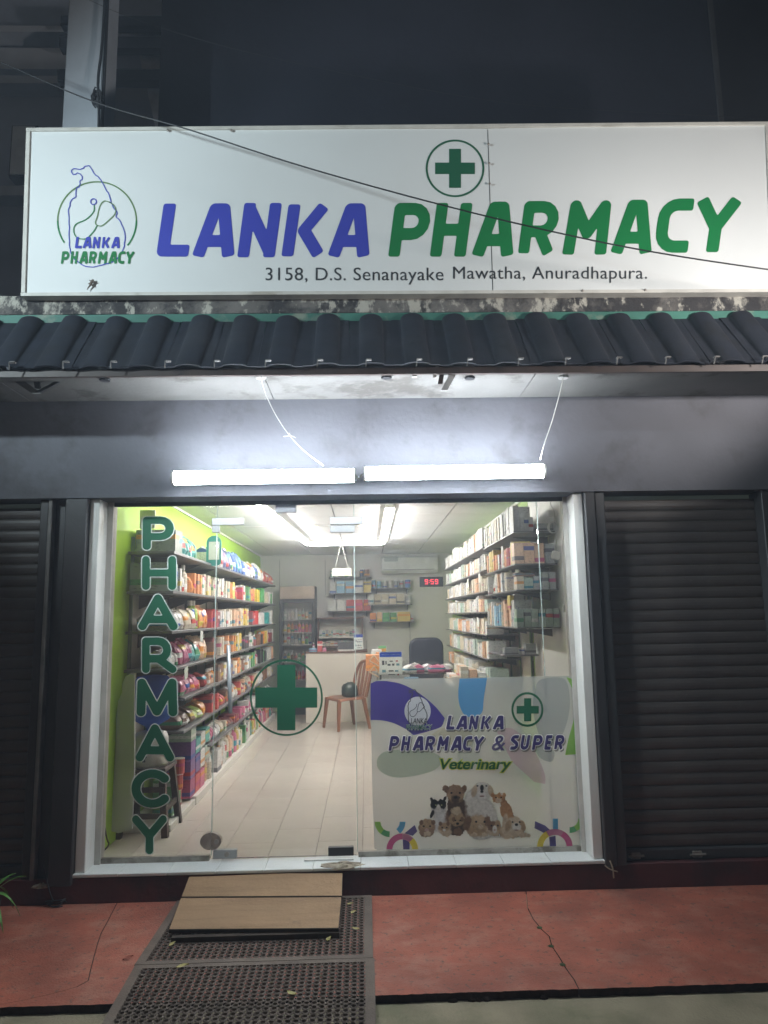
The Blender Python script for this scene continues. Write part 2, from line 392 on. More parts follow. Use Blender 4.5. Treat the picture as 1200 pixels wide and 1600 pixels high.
def smooth_pts(p, k=5, closed=False):
    out = []; n = len(p)
    for i in range(n if closed else n-1):
        g = lambda j: p[j % n] if closed else p[max(0, min(n-1, j))]
        a, b, c, d = g(i-1), g(i), g(i+1), g(i+2)
        for s in range(k):
            t = s/k; out.append(tuple(.5*((2*b[q])+(-a[q]+c[q])*t+(2*a[q]-5*b[q]+4*c[q]-d[q])*t*t+(-a[q]+3*b[q]-3*c[q]+d[q])*t**3) for q in range(len(b))))
    if not closed: out.append(tuple(p[-1]))
    return out
def plane(Y): return lambda x, y: at(x, y, Y)
ORD = ['', 'first','second','third','fourth','fifth','sixth','seventh','eighth','ninth','tenth','eleventh','twelfth','thirteenth','fourteenth','fifteenth','sixteenth','seventeenth','eighteenth','nineteenth']
def ordw(n):
    if n < 20: return ORD[n]
    t = {2:'twent',3:'thirt',4:'fort',5:'fift',6:'sixt',7:'sevent',8:'eight',9:'ninet'}[n//10]
    return t+'ieth' if n % 10 == 0 else t+'y-'+ORD[n % 10]

# ------------------------------------------------------------------ materials
m_facade = stain(mat('facade_paint', (.135,.137,.158), .75, .10, 2.5, .25, 25), (.07,.066,.07), 2.4, .50, .66, .75)
m_soffit = stain(mat('soffit_paint', (.15,.145,.14), .8, .10, 4, .3, 30), (.06,.052,.045), 2.3, .52, .6, .8)
m_dark = mat('dark_brown_metal', (.035,.033,.034), .42, .2, 5, .08, 60)
m_dark2 = mat('dark_grey_metal', (.05,.05,.052), .45, .2, 5, .05, 60)
m_slat = stain(stain(mat('shutter_paint', (.075,.063,.057), .5, .25, 4, .06, 90), (.10,.09,.08), 1.6, .52, .75, .5, world=True), (.12,.11,.10), 40, .64, .70, .6, 3, world=True)
m_riser = stain(mat('maroon_paint', (.085,.022,.022), .6, .25, 5, .4, 30), (.02,.015,.015), 3, .5, .65, .7)
m_red = stain(stain(mat('red_oxide_floor', (.37,.105,.062), .68, .22, 3, .6, 90), (.46,.25,.18), 7.5, .47, .70, .6, stretch=(.9,1.2,1)), (.20,.062,.042), 2.2, .48, .72, .7)
stain(m_red, (.10,.07,.055), 30, .58, .66, .7, 3)
m_kerb = stain(mat('lane_concrete', (.30,.255,.17), .85, .2, 4, .6, 70), (.16,.16,.09), 2, .5, .65, .7)
m_soil = mat('dark_soil', (.03,.028,.022), .95, .4, 12, .7, 60)
m_white = mat('white_frame', (.74,.73,.69), .5, .05, 3, .05, 50)
stain(m_white, (.42,.36,.26), 6, .6, .72, .55, stretch=(1,1,.35))
m_sill = stain(mat('white_sill_tile', (.72,.74,.72), .3, .05, 3), (.5,.46,.38), 6, .6, .75, .5)
m_tile = stain(mat('cream_floor_tile', (.66,.61,.55), .22, .05, 1.5, .01, 8), (.56,.50,.43), 1.3, .45, .75, .6, world=True)
m_grout = mat('grout', (.24,.21,.18), .9)
m_ceil = mat('ceiling_panel', (.78,.79,.79), .7, .03, 2)
m_ceilb = mat('ceiling_grid', (.26,.27,.28), .6)
m_green = mat('lime_wall', (.36,.60,.03), .55, .06, 1.6)
m_greenp = mat('pale_green_wall', (.42,.60,.20), .6, .06, 1.6)
m_grey = mat('grey_partition', (.70,.69,.66), .55, .04, 1.5)
m_cream = mat('cream_wall', (.70,.66,.58), .6, .06, 2)
m_pgrey = mat('pale_wall', (.80,.80,.78), .6, .05, 2)
m_shelf = mat('shelf_board', (.16,.16,.165), .35, .1, 4)
m_rail = mat('shelf_upright', (.20,.28,.18), .5)
m_chrome = mat('brushed_steel', (.36,.37,.37), .45, .08, 8, metal=.7)
m_steel = mat('worn_steel', (.30,.27,.24), .42, .25, 20, .1, 90, metal=.5)
m_black = mat('black_plastic', (.018,.018,.02), .45)
m_rubber = stain(mat('mat_rubber', (.14,.108,.085), .8, .2, 9, .3, 80), (.19,.15,.12), 3, .5, .7, .7)
m_ply = stain(stain(mat('plywood', (.33,.205,.11), .75, .12, 3, .3, 40), (.20,.115,.055), 3.2, .45, .7, .7, stretch=(.5,5,1), world=True), (.13,.09,.06), 7, .60, .70, .6, world=True)
m_plyshade = mat('plywood_edge_shade', (.05,.035,.025), .85, .3, 20)  # edge colour darkened to stand in for the shade on the board fronts
m_mortar = stain(mat('cement_mortar', (.42,.36,.27), .9, .25, 14, .8, 40), (.2,.16,.11), 12, .5, .6, .8)
m_glass = glass_mat('clear_glass', haze=.05)
m_gedge = mat('glass_edge', (.55,.66,.62), .2, .05)
m_sign = stain(mat('sign_face', (.76,.78,.775), .42, .02, 1.2, .02, 3), (.70,.71,.70), 1.2, .5, .8, .6)
m_frame = stain(mat('sign_frame', (.62,.6,.55), .5, .1, 9), (.3,.26,.2), 9, .56, .68, .6, stretch=(.4,1,1))
m_blue = mat('print_blue', (.045,.06,.44), .45, .05, 2)
m_green2 = mat('print_green', (.004,.19,.05), .45, .06, 2)
m_dgreen = mat('vinyl_dark_green', (.010,.115,.055), .5, .05, 2)
m_ink = mat('print_dark_grey', (.035,.04,.045), .5)
m_olive = mat('print_olive', (.12,.22,.08), .5)
m_vwhite = mat('vinyl_white', (.72,.76,.72), .5)
m_tilez = stain(stain(mat('roof_tile_black', (.015,.019,.03), .65, .3, 7, .1, 80), (.04,.043,.05), 2.6, .5, .72, .7, world=True), (.012,.013,.016), 6, .5, .66, .8, world=True)
m_gfascia = stain(mat('green_flashing', (.045,.17,.13), .6, .2, 5), (.3,.3,.24), 5, .56, .68, .6)
m_moss = stain(stain(mat('mossy_parapet', (.14,.13,.12), .9, .3, 8, .8, 50), (.03,.028,.03), 3.2, .46, .56, .95), (.50,.48,.42), 11, .53, .60, .85, stretch=(1,1,.6))
m_pillar = stain(mat('pillar_paint', (.52,.55,.60), .8, .1, 2, .2, 30), (.15,.15,.17), 2.5, .57, .7, .6, stretch=(1,1,.4))
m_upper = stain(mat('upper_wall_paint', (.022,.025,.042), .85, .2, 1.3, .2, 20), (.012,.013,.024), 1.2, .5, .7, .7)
m_wire = mat('wire_black', (.03,.03,.033), .5)
m_wirew = mat('wire_white', (.6,.6,.58), .5)
m_brown = mat('brown_plastic', (.29,.125,.07), .35, .06, 3, coat=.2)
m_wood = mat('dark_wood', (.045,.028,.022), .5, .3, 8)
m_cab = mat('brown_laminate', (.16,.085,.065), .5, .1, 5)
m_navy = mat('navy_leatherette', (.022,.026,.042), .42, .1, 5)
m_tubeout = emis_mat('tube_glow_cool', (.86,.94,1.0), TUBE_OUT)
m_tubein = emis_mat('tube_glow_white', (1.0,.965,.93), TUBE_IN)
m_down = emis_mat('downlight_glow', (1,.80,.55), 14.0)
m_led = emis_mat('red_led', (1,.06,.09), 3.5)
m_carton = pack_mat('printed_carton', .5, bandf=.85); m_med = pack_mat('printed_medicine_carton', .5, bandf=.45, bandh=.10); m_pouch = pack_mat('printed_pouch', .3, coat=.2)

# ================================================================== SETTING
# lane and pavement
GZ = -.034
struct('lane', MB().add([(-12.5,-12.5,GZ),(12.5,-12.5,GZ),(12.5,-.02,GZ),(-12.5,-.02,GZ)], [(0,1,2,3)]), m_kerb)
# red oxide slab pieces, split by the two cracks; edges uneven
def wob(a, b, n, amp, seed):
    amp *= .45
    rr = random.Random(seed); out = []
    for i in range(n+1):
        t = i/n; e = 0 if i in (0, n) else amp*(rr.random()-.5)*2
        out.append((a[0]+(b[0]-a[0])*t+ (e if abs(b[1]-a[1]) > abs(b[0]-a[0]) else 0), a[1]+(b[1]-a[1])*t+(e if abs(b[0]-a[0]) >= abs(b[1]-a[1]) else 0)))
    return out
m_edge = mat('slab_edge_shade', (.035,.02,.016), .95, .4, 25, .6, 60)  # side faces painted near black for the shade on the broken slab edge
pav = MB().box(-8,8,-1.17,-.03,-.3,-.0405)
pvm = struct('pavement', pav, m_soil)
def slab(poly):
    o = MB().prism([(x,y,0) for x,y in poly], (0,0,-.04)).build('slab', [m_red, m_edge], pvm)
    for p_ in o.data.polygons:
        if abs(p_.normal.z) < .5: p_.material_index = 1
    return o
def pz(*pts): return [tuple(atz(x, y, 0)[:2]) for x, y in pts]
crR = pz((828,1402),(824,1418),(833,1436),(846,1452),(858,1463),(862,1478),(874,1496),(884,1513),(897,1531),(903,1543))
crL = pz((176,1418),(168,1440),(158,1458),(152,1476),(146,1498),(141,1518),(138,1532),(120,1542),(84,1552),(40,1562),(12,1571))
crR = [(crR[0][0],-.05)]+crR[1:-1]+[(crR[-1][0],-1.215)]; crL = [(crL[0][0],-.05)]+crL[1:-1]+[(crL[-1][0]-.1,-1.22)]
g = .0022
edge = lambda x0, x1, s, a=.012: wob((x0,-1.22),(x1,-1.22), max(3, int(abs(x1-x0)/.022)), a*.6, s)
slab(edge(-8, crL[-1][0]-g, 1)+[(x-g, y) for x, y in crL[::-1]]+[(-8,-.05)])
slab([(x+g, y) for x, y in crL]+edge(crL[-1][0]+g, 0.0, 2)+[(0.0,-.05)])
slab(edge(0.004, crR[-1][0]-g, 3)+[(x-g, y) for x, y in crR[::-1]]+[(0.004,-.05)])
slab([(x+g+.001, y) for x, y in crR]+edge(crR[-1][0]+g, 8, 4)+[(8,-.05)])
for x, y in ((843,1450),(861,1479),(879,1508)):
    c = atz(x, y, 0)
    tag(MB().lathe([(.012,0),(.016,.003),(.007,.007)], c, 7).build('moss_tuft', mat('moss', (.05,.08,.03), .95, .4, 60)), 'small tuft of moss in the crack of the red pavement, %s from the step' % {843:'nearest',861:'middle one',879:'farthest'}[x], 'moss', 'moss in the pavement crack')

# shop interior shell ----------------------------------------------
FZ = .17; CZ = 2.74; XL = -1.78; XR = 1.46; YB = 7.4; YG = .12
flo = struct('floor', MB().box(XL-.1, XR+.1, -.045, YB+.1, FZ-.1, FZ-.008), m_grout)
tm = {}
x = XL; ix = 0
xs = [-1.78,-1.56,-1.26,-.96,-.655,-.35,-.045,.26,.565,.87,1.175,1.46]
for i in range(len(xs)-1):
    y = YG+.03 + (.3 if i % 2 else 0); 
    segs = [(YG+.03, y)] if i % 2 else []
    while y < YB: segs.append((y, min(y+.6, YB))); y += .6
    for y0, y1 in segs:
        k = (i in (0, len(xs)-2), round(xs[i+1]-xs[i], 3), round(y1-y0, 3))
        if k not in tm: tm[k] = MB().box(.0012, xs[i+1]-xs[i]-.0012, .0012, y1-y0-.0012, -.01, 0, bev=.0008).mesh('tile', m_tile)
        t = bpy.data.objects.new('tile', tm[k]); COL.objects.link(t); t.parent = flo; t.location = (xs[i], y0, FZ+random.uniform(-.0004,.0004))
wl = struct('wall_left', MB().box(XL-.12, XL, .0, YB+.12, FZ-.1, CZ+.1), m_green)
struct('wall_back', MB().box(XL, XR, YB, YB+.12, FZ-.1, CZ+.1), m_grey)
wr = struct('wall_right', MB().box(XR, XR+.12, 1.56, YB+.12, FZ-.1, CZ+.1), m_greenp)
struct('wall_right_front', MB().box(XR+.002, XR+.12, .0, 1.558, FZ-.1, CZ+.1), m_pgrey)
# wall panels behind the shelves
for y0 in np.arange(.75, 6.6, .42):
    MB().box(XL, XL+.012, y0, y0+.405, .62, 1.9).build('panel', m_cream, wl)
for y0 in np.arange(1.6, 6.0, .45):
    MB().box(XR-.012, XR, y0, y0+.435, .9, 2.2).build('panel', m_cream, wr)
ce = struct('ceiling', MB().box(XL-.1, XR+.1, .0, YB+.1, CZ+.012, CZ+.1), m_ceilb)
pm = {}
cxs = [XL,-1.52,-.92,-.32,.28,.88,XR]
for i in range(len(cxs)-1):
    y = YG+.1
    while y < YB-.01:
        y1 = min(y+.6, YB); k = (round(cxs[i+1]-cxs[i],3), round(y1-y,3))
        if k not in pm: pm[k] = MB().box(.008, k[0]-.008, .006, k[1]-.006, 0, .011).mesh('panel', m_ceil)
        t = bpy.data.objects.new('panel', pm[k]); COL.objects.link(t); t.parent = ce; t.location = (cxs[i], y, CZ); y = y1
for s, (xa, xb) in (('l', (XL, XL+.02)), ('r', (XR-.02, XR))):
    MB().box(xa, xb, YG+.1, YB, CZ-.022, CZ-.002).build('cornice', m_white, ce)
# back wall panel joints
bj = [o for o in bpy.data.objects if o.name == 'wall_back'][0]
for px, y0, y1 in ((437,875,918),(508,875,930),(573,1000,1020),(640,960,1040)):
    a = at(px, y0, YB-.004); MB().box(a.x-.004, a.x+.004, YB-.004, YB-.001, at(px, y1, YB).z, a.z).build('joint', m_ceilb, bj)

# ================================================================== BUILDING FRONT
OB, OT = FZ, 2.485     # opening of the shop front
XA, XB = -1.80, 1.455  # its outer sides
bld = thing('shop_building', (0, -.02, 0), 'two storey building front with grey plaster, mossy parapet and dark pillars around the lit pharmacy', 'building')
def bpart(mb, name, m, label=None, smooth=False):
    o = mb.build(name, m, bld, smooth)
    if label: o['label'] = label
    return o
bpart(MB().box(-6, 6, -.10, .0, OT, 3.16), 'plaster_wall', m_facade)
bpart(MB().box(-6, 6, .002, .12, OT+.0, 3.9), 'lintel', m_facade)
bpart(MB().box(-6, -2.66, -.09, .1, .0, OT-.002), 'side_wall', m_facade)
bpart(MB().box(2.72, 6, -.09, .1, .0, OT-.002), 'side_wall', m_facade)
bpart(MB().box(-6, 6, -.07, -.046, .0, .146, bev=.004), 'step_riser', m_riser)
bpart(MB().box(XB+.005, 2.9, -.045, .09, .0, .135), 'shutter_plinth', m_riser)
bpart(MB().box(-6, XA-.005, -.045, .09, .0, .135), 'shutter_plinth', m_riser)
# dark casings left and right of the white frame
bpart(MB().box(-1.945, XA-.002, -.095, .09, .11, OT-.001, bev=.006), 'pillar_casing', m_dark)
bpart(MB().box(-2.035, -1.95, -.02, .09, .136, OT-.001), 'pillar_casing', m_dark2)
bpart(MB().box(-2.062, -2.037, -.075, .09, .14, OT-.001, bev=.004), 'edge_trim', mat('old_trim', (.16,.15,.14), .6, .3, 8))
bpart(MB().box(XB+.002, XB+.072, -.095, .09, .136, OT-.001, bev=.006), 'pillar_casing', m_dark)
bpart(MB().box(XB+.076, XB+.142, -.075, .09, .136, OT-.001, bev=.006), 'pillar_casing', m_dark2)
# parapet
PZ0, PZ1 = 3.655, 3.785
ppb = MB(); n = 90
for i in range(n):
    x0 = -6+12*i/n; x1 = -6+12*(i+1)/n
    a = random.Random(i).uniform(-.006,.006); b = random.Random(i+1).uniform(-.006,.006)
    ppb.hexa([(x0,-.30+a,PZ0),(x1,-.30+b,PZ0),(x1,.1,PZ0),(x0,.1,PZ0)], [(x0,-.30-a,PZ1+a*.5),(x1,-.30-b,PZ1+b*.5),(x1,.1,PZ1+b*.5),(x0,.1,PZ1+a*.5)])
bpart(ppb, 'parapet', m_moss)
bpart(MB().box(-6,6,-.296,-.1,3.60,PZ0-.001), 'flashing', m_gfascia)
bpart(MB().box(-6,6,-.1,-.002,3.162,3.652), 'back_wall', m_facade)
# upper storey, set back behind the parapet
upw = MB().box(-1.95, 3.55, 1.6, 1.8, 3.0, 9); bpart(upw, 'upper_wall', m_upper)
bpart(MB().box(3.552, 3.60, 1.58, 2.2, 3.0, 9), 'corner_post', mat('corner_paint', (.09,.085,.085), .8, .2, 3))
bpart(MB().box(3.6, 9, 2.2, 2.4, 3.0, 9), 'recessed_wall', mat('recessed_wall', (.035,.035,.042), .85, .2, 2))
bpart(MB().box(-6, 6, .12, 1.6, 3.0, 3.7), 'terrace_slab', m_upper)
# pillar at the upper left with its conduit
a0 = at(97,190,.5).x; a1 = at(157,190,.5).x
bpart(MB().box(a0, a1, .5, .8, 3.7, 9, bev=.01), 'upper_pillar', m_pillar)
cnd = bpart(MB().tube([(a1+.018,.49,3.7),(a1+.018,.49,9)], .014, 8), 'conduit', m_wire)
# left wing with ledges and windows
bpart(MB().box(-9, -2.0, 2.4, 2.6, 3.0, 10), 'wing_wall', mat('wing_wall', (.38,.42,.52), .85, .25, 1.1))
for py0, py1 in ((75,108),(118,130),(290,305),(40,50)):
    a = at(50, py0, 2.2); b = at(50, py1, 2.2)
    bpart(MB().box(-8, -2.75, 2.2, 2.398, b.z, a.z), 'ledge', mat('ledge', (.6,.62,.68), .8, .2, 2))
pa = at(20,197,2.1); pb = at(50,272,2.1)
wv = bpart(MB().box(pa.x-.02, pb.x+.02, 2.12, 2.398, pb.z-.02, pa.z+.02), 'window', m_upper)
MB().box(pa.x, pb.x, 2.1, 2.115, pb.z, pa.z).build('shade', mat('window_shade', (.82,.84,.86), .6), wv)
# slanting pale brace crossed by dark beams
A = at(207,40,2.1); B = at(247,40,2.1); Cc = at(290,200,2.1); Dd = at(243,200,2.1)
bpart(MB().hexa([Dd, Cc, Cc+Vector((0,.15,0)), Dd+Vector((0,.15,0))], [A, B, B+Vector((0,.15,0)), A+Vector((0,.15,0))]), 'brace', mat('brace_paint', (.55,.56,.6), .8, .3, 4))
for p0, p1 in ((57,75),(108,126),(25,40)):
    a = at(230,p0,1.95); b = at(230,p1,1.95)
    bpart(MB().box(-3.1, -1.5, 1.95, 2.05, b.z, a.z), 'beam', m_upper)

# ---- white frame of the shop front and sill tiles
fr = thing('shop_front_frame', (0,-.05,OB), 'white painted frame around the glass shop front with tiled sill', 'window frame')
MB().box(XA, XA+.062, -.052, YG-.02, OB, OT-.002, bev=.004).build('jamb', m_white, fr)
MB().box(XA+.064, XA+.10, YG-.03, YG+.05, OB, OT-.002).build('jamb', mat('grey_jamb', (.48,.46,.42), .6, .15, 8), fr)
MB().box(XB-.062, XB, -.052, YG-.02, OB, OT-.002, bev=.004).build('jamb', m_white, fr)
MB().box(XB-.09, XB-.064, YG-.03, YG+.05, OB, OT-.002).build('jamb', mat('grey_jamb', (.5,.5,.5)), fr)
MB().box(XA+.10, -1.02, YG-.014, YG+.014, OB, OB+.032).build('channel', stain(mat('channel_metal', (.33,.31,.27), .5, .2, 10), (.12,.1,.07), 7, .5, .6, .8), fr)
MB().box(-.07, XB-.09, YG-.014, YG+.014, OB, OB+.032).build('channel', MATS['channel_metal'], fr)
MB().box(XA+.1, XB-.09, YG-.014, YG+.014, OT-.028, OT-.002).build('channel', m_dark2, fr)
sx = [XA-.03,-1.53,-1.235,-.94,-.645,-.35,-.055,.24,.535,.83,1.125,XB+.02]
for i in range(len(sx)-1):
    MB().box(sx[i]+.001, sx[i+1]-.001, -.075, YG+.028, OB-.02, OB-.0005+random.uniform(-.001,.0005), bev=.003).build('tile', m_sill, fr)

# ---- broken mortar patch on the sill by the door, bits at the pillar feet
def lump(name, c, rx, ry, rz, m, seed, label, cat, seg=18, rings=5):
    rr = random.Random(seed); vs = []; fs = []
    for i in range(rings):
        a = math.pi/2*i/(rings-1)
        for j in range(seg):
            q = 2*math.pi*j/seg; k = (1+rr.uniform(-.22,.22))*math.cos(a)
            vs.append((c[0]+rx*k*math.cos(q), c[1]+ry*k*math.sin(q), c[2]+rz*math.sin(a)*(1+rr.uniform(-.3,.3))))
    for i in range(rings-1):
        for j in range(seg): fs.append((i*seg+j, i*seg+(j+1) % seg, (i+1)*seg+(j+1) % seg, (i+1)*seg+j))
    return tag(MB().add(vs, fs).build(name, m), label, cat)
c = atz(535,1357,.17)
lump('mortar_patch', (c.x, -.03, .165), .135, .05, .018, m_mortar, 3, 'crumbling sandy mortar patch on the sill below the door hinge', 'mortar')
c = atz(90,1375,.13)
lump('mortar_lump', (-1.99, -.06, .10), .06, .03, .03, m_mortar, 9, 'pale broken mortar at the foot of the dark left pillar', 'mortar')

# ---- unseen floodlights, added out of view to light the sign
def flood_pole(x, y, z, aim, energy, col, cone, label):
    t = thing('added_floodlight_pole', (x, y, GZ), label, 'floodlight', 'floodlight poles added beside the shop')
    MB().tube([(x,y,GZ),(x,y,z*.6),(x,y,z+.05)], [.05,.04,.03], 10).build('pole', m_steel, t, True)
    d = (Vector(aim)-Vector((x,y,z+.2))).normalized(); c = Vector((x,y,z+.2)); a = d.cross(Vector((0,0,1))).normalized(); b = a.cross(d)
    q = lambda w, h, k: [c+d*k+a*w*u+b*h*v for u, v in ((-1,-1),(1,-1),(1,1),(-1,1))]
    MB().hexa(q(.07,.05,-.10), q(.15,.11,.0)).build('housing', m_dark2, t)
    MB().hexa(q(.13,.09,.001), q(.13,.09,.006)).build('lens', emis_mat('flood_lens_%d' % int(energy), col, 12), t)
    MB().tube([(x,y,z+.05), tuple(c-d*.09)], .012, 6).build('bracket', m_steel, t)
    l = bpy.data.lights.new('lamp_light', 'SPOT'); l.energy = energy; l.color = col; l.shadow_soft_size = .08; l.spot_size = R_(cone); l.spot_blend = .55
    o = bpy.data.objects.new('lamp_light', l); COL.objects.link(o); o.location = c+d*.02; o.rotation_euler = d.to_track_quat('-Z', 'Y').to_euler()
flood_pole(3.3, -2.15, 2.9, (1.8, -.36, 3.95), LAMP_R, (1,.95,.91), 84, 'unseen steel floodlight pole added right of the shop to light the sign')
flood_pole(-4.0, -3.2, 4.0, (-.7, -.36, 4.25), LAMP_L, (.78,.94,1.0), 80, 'unseen tall steel floodlight pole added left of the shop to light the sign')

# ================================================================== EAVE OF BLACK BARREL TILES
EY0, EZ0, EY1, EZ1 = -.66, 3.165, -.298, 3.60      # lower (street) edge, upper edge
eave = thing('tiled_eave', (0, EY0, EZ0), 'steep eave of black ribbed barrel tiles over the shop front with flaking pale soffit', 'eave')
PITCH_T = .272
def tile_mesh():
    mb = MB(); prof = []
    for i in range(11): a = math.pi*i/10; prof.append((-.075*math.cos(a), .046*math.sin(a)+.004))
    prof = [(-.136,.0),(-.10,.001),(-.078,.0)]+prof+[(.078,.0),(.10,.001),(.1355,.0)]
    d = Vector((0, EY1-EY0, EZ1-EZ0)); L = d.length; d.normalize(); nrm = Vector((0,-d.z,d.y))
    rows = 44; vs = []
    for j in range(rows+1):
        s = L*j/rows; rib = .0022 if j % 2 else 0
        for (u, h) in prof: k = h*(.35+.65*(j/rows)**.8)+ (rib if h > .002 else rib*.4); vs.append(Vector((u,0,0))+d*s+nrm*k)
    n = len(prof); fs = [(j*n+i, j*n+i+1, (j+1)*n+i+1, (j+1)*n+i) for j in range(rows) for i in range(n-1)]
    mb.add(vs, fs); b = len(vs)
    # underside for thickness
    vs2 = [v - nrm*.007 for v in vs[:n]]; mb.add(vs[:n]+vs2, [(i, i+1, n+i+1, n+i) for i in range(n-1)])
    vt = vs[-n:]; mb.add(vt+[v-nrm*.01 for v in vt], [(i, i+1, n+i+1, n+i) for i in range(n-1)])
    return mb
tmb = tile_mesh(); tme = tmb.mesh('roof_tile', m_tilez, smooth=True)
x0t = at(580, 530, -.5).x
for i in range(-22, 23):
    x = x0t+i*PITCH_T
    if abs(x) > 6: continue
    o = bpy.data.objects.new('roof_tile', tme); COL.objects.link(o); o.parent = eave
    o.location = Vector((x, EY0, EZ0))-eave.location + Vector((0, random.uniform(-.004,.004), random.uniform(-.004,.004))); o.rotation_euler = (random.uniform(-.008,.008), random.uniform(-.012,.012), random.uniform(-.01,.01))
MB().box(-6, 6, EY0+.03, EY0+.055, EZ0-.045, EZ0-.004).build('batten', m_wood, eave)
# hook bolts at the lower edge
for i in range(-14, 15):
    x = at(577, 570, EY0-.03).x+i*.296+random.uniform(-.012,.012)
    if abs(x) > 4.2: continue
    mb = MB().box(x-.017, x+.017, EY0-.045, EY0-.02, EZ0+.018, EZ0+.027, bev=.003).tube([(x-.015,EY0-.045,EZ0+.02),(x-.018,EY0-.03,EZ0-.02)], .004, 6)
    mb.build('hook_bolt', mat('hook_metal', (.14,.135,.13), .6, .2, 20), eave)
# soffit boards with broken edges
rr = random.Random(5)
sf = [(-6,-.10)]; 
bot = [( -6+ i*.12, EY0+.075+rr.uniform(-.02,.02)*(1 if abs(-6+i*.12)<9 else 0)) for i in range(101)]
for (xa, xb) in ((-6,-2.2),(-2.195,-.6),(-.595,1.05),(1.055,3.0),(3.005,6)):
    pl = [(x, y) for x, y in bot if xa+.02 < x < xb-.02]; pl = [(xa, EY0+.07)]+pl+[(xb, EY0+.08)]+[(xb,-.102),(xa,-.102)]
    MB().prism([(x, y, 3.135) for x, y in pl], (0,0,.02)).build('soffit_board', m_soffit, eave)
# loose bracket hanging from the soffit and others
def strap(pts, w, th, m, name='strap'):
    mb = MB()
    for a, b in zip(pts[:-1], pts[1:]):
        a, b = Vector(a), Vector(b); s = Vector((w/2,0,0)); t = Vector((0,th,0)); mb.hexa([a-s, a+s, a+s+t, a-s+t], [b-s, b+s, b+s+t, b-s+t])
    return mb.build(name, m, eave)
P = lambda x, y, Y=-.6: tuple(at(x, y, Y))
m_br = mat('bracket_metal', (.42,.41,.40), .5, .3, 20)
eave_b = strap([P(714,573), P(694,610)], .04, .012, m_br, 'hanging_bracket')
strap([P(692,573), P(688,600)], .028, .01, m_wood, 'hanging_bracket'); strap([P(683,572), P(679,590)], .02, .01, m_br, 'hanging_bracket')
strap([P(648,576), P(648,588)], .03, .03, m_br, 'hanging_bracket')
for (px, py) in ((604,588),(734,589),(164,592),(880,588),(408,588)):
    c = atz(px, py, 3.135); MB().lathe([(.03,-.014),(.034,-.006),(.03,0)], c, 10).build('ceiling_hook', m_br if px in (880,408) else m_black, eave)
strap([P(0,575,-.5), P(58,615,-.5)], .06, .03, m_soffit, 'old_bracket'); strap([P(105,588,-.5), P(58,613,-.5)], .035, .02, m_dark2, 'old_bracket')
strap([P(55,580,-.5), P(58,606,-.5)], .03, .02, m_dark2, 'old_bracket')

# ================================================================== SIGN
SY = -.36
sp = lambda d=0: (lambda x, y: at(x, y, SY-d))
sign = thing('shop_sign', tuple(at(600,462,SY+.06)), 'wide white LANKA PHARMACY sign board standing on the mossy parapet', 'sign')
c4 = [at(48,204,SY), at(1195,194,SY), at(1206,455,SY), at(40,461,SY)]
back = Vector((0,.12,0))
# two face sheets meeting at the seam
st_, sb_ = at(762,201,SY), at(770,457,SY)
gp = Vector((.0015,0,0))
MB().hexa([c4[3], sb_-gp, sb_-gp+Vector((0,.01,0)), c4[3]+Vector((0,.01,0))], [c4[0], st_-gp, st_-gp+Vector((0,.01,0)), c4[0]+Vector((0,.01,0))]).build('face_panel', m_sign, sign)
MB().hexa([sb_+gp, c4[2], c4[2]+Vector((0,.01,0)), sb_+gp+Vector((0,.01,0))], [st_+gp, c4[1], c4[1]+Vector((0,.01,0)), st_+gp+Vector((0,.01,0))]).build('face_panel', m_sign, sign)
i4 = [c+Vector((0,.0115,0)) for c in c4]; MB().hexa([i4[3], i4[2], i4[2]+back, i4[3]+back], [i4[0], i4[1], i4[1]+back, i4[0]+back]).build('box_body', m_dark2, sign)
def fbar(a, b, w, name='frame_bar'):
    a, b = Vector(a), Vector(b); d = (b-a).normalized(); n = Vector((-d.z,0,d.x))*w/2; f = Vector((0,-.012,0))
    MB().hexa([a-n+f, a+n+f, a+n+back, a-n+back], [b-n+f, b+n+f, b+n+back, b-n+back]).build(name, m_frame, sign)
e = Vector((.013,0,0))
fbar(c4[0]-e*2, c4[1]+e*2, .022); fbar(c4[3]-e*2, c4[2]+e*2, .022); fbar(c4[0]+Vector((-.012,0,-.013)), c4[3]+Vector((-.012,0,.013)), .024); fbar(c4[1]+Vector((.012,0,-.013)), c4[2]+Vector((.012,0,.013)), .024)
# rivets and screws
for px, py in ((262,203.5),(361,203.5),(910,454),(1008,453),(763,225),(764,255),(765,287)):
    c = at(px, py, SY-.014); MB().ell(c, .009, .006, .009, seg=8, rings=6).build('screw', m_steel, sign)
for d in (0,1,2,3):
    p_ = at((430,745,920,1150)[d], 205, SY-.012)
# big letters, each a letter of its own
def L(ch, box, m, d=.002, **k): o = letter_mb(ch, box, sp(d), **k).build('letter', m, sign); return o
K = dict(T=.113, r=.045, shear=.14)
for ch, a, b, t, bt in (('L',245,296,318,401),('A',301,366,317.5,402),('N',371,440,317,402),('K',440,512,318,402),('A',513,577,317.5,402)):
    L(ch, (a,b,t,bt), m_blue, **K)
for ch, a, b, t, bt in (('P',607,672,317,401),('H',672,738,317,401),('A',738,802,315,401),('R',810,873,314,399),('M',879,955,313,398),('A',955,1018,312,397),('C',1025,1085,310,395),('Y',1090,1158,308,394)):
    kk = dict(K); 
    L(ch, (a,b,t,bt), m_green2, **kk)
for b_, bx in (('3158, D.S. Senanayake',(415,693,418,444.5)),('Mawatha, Anuradhapura.',(708,1011,416.5,441.8))):
    text_mb(b_, bx, sp(.002), offset=0, spacing=1.04).build('address', m_ink, sign)
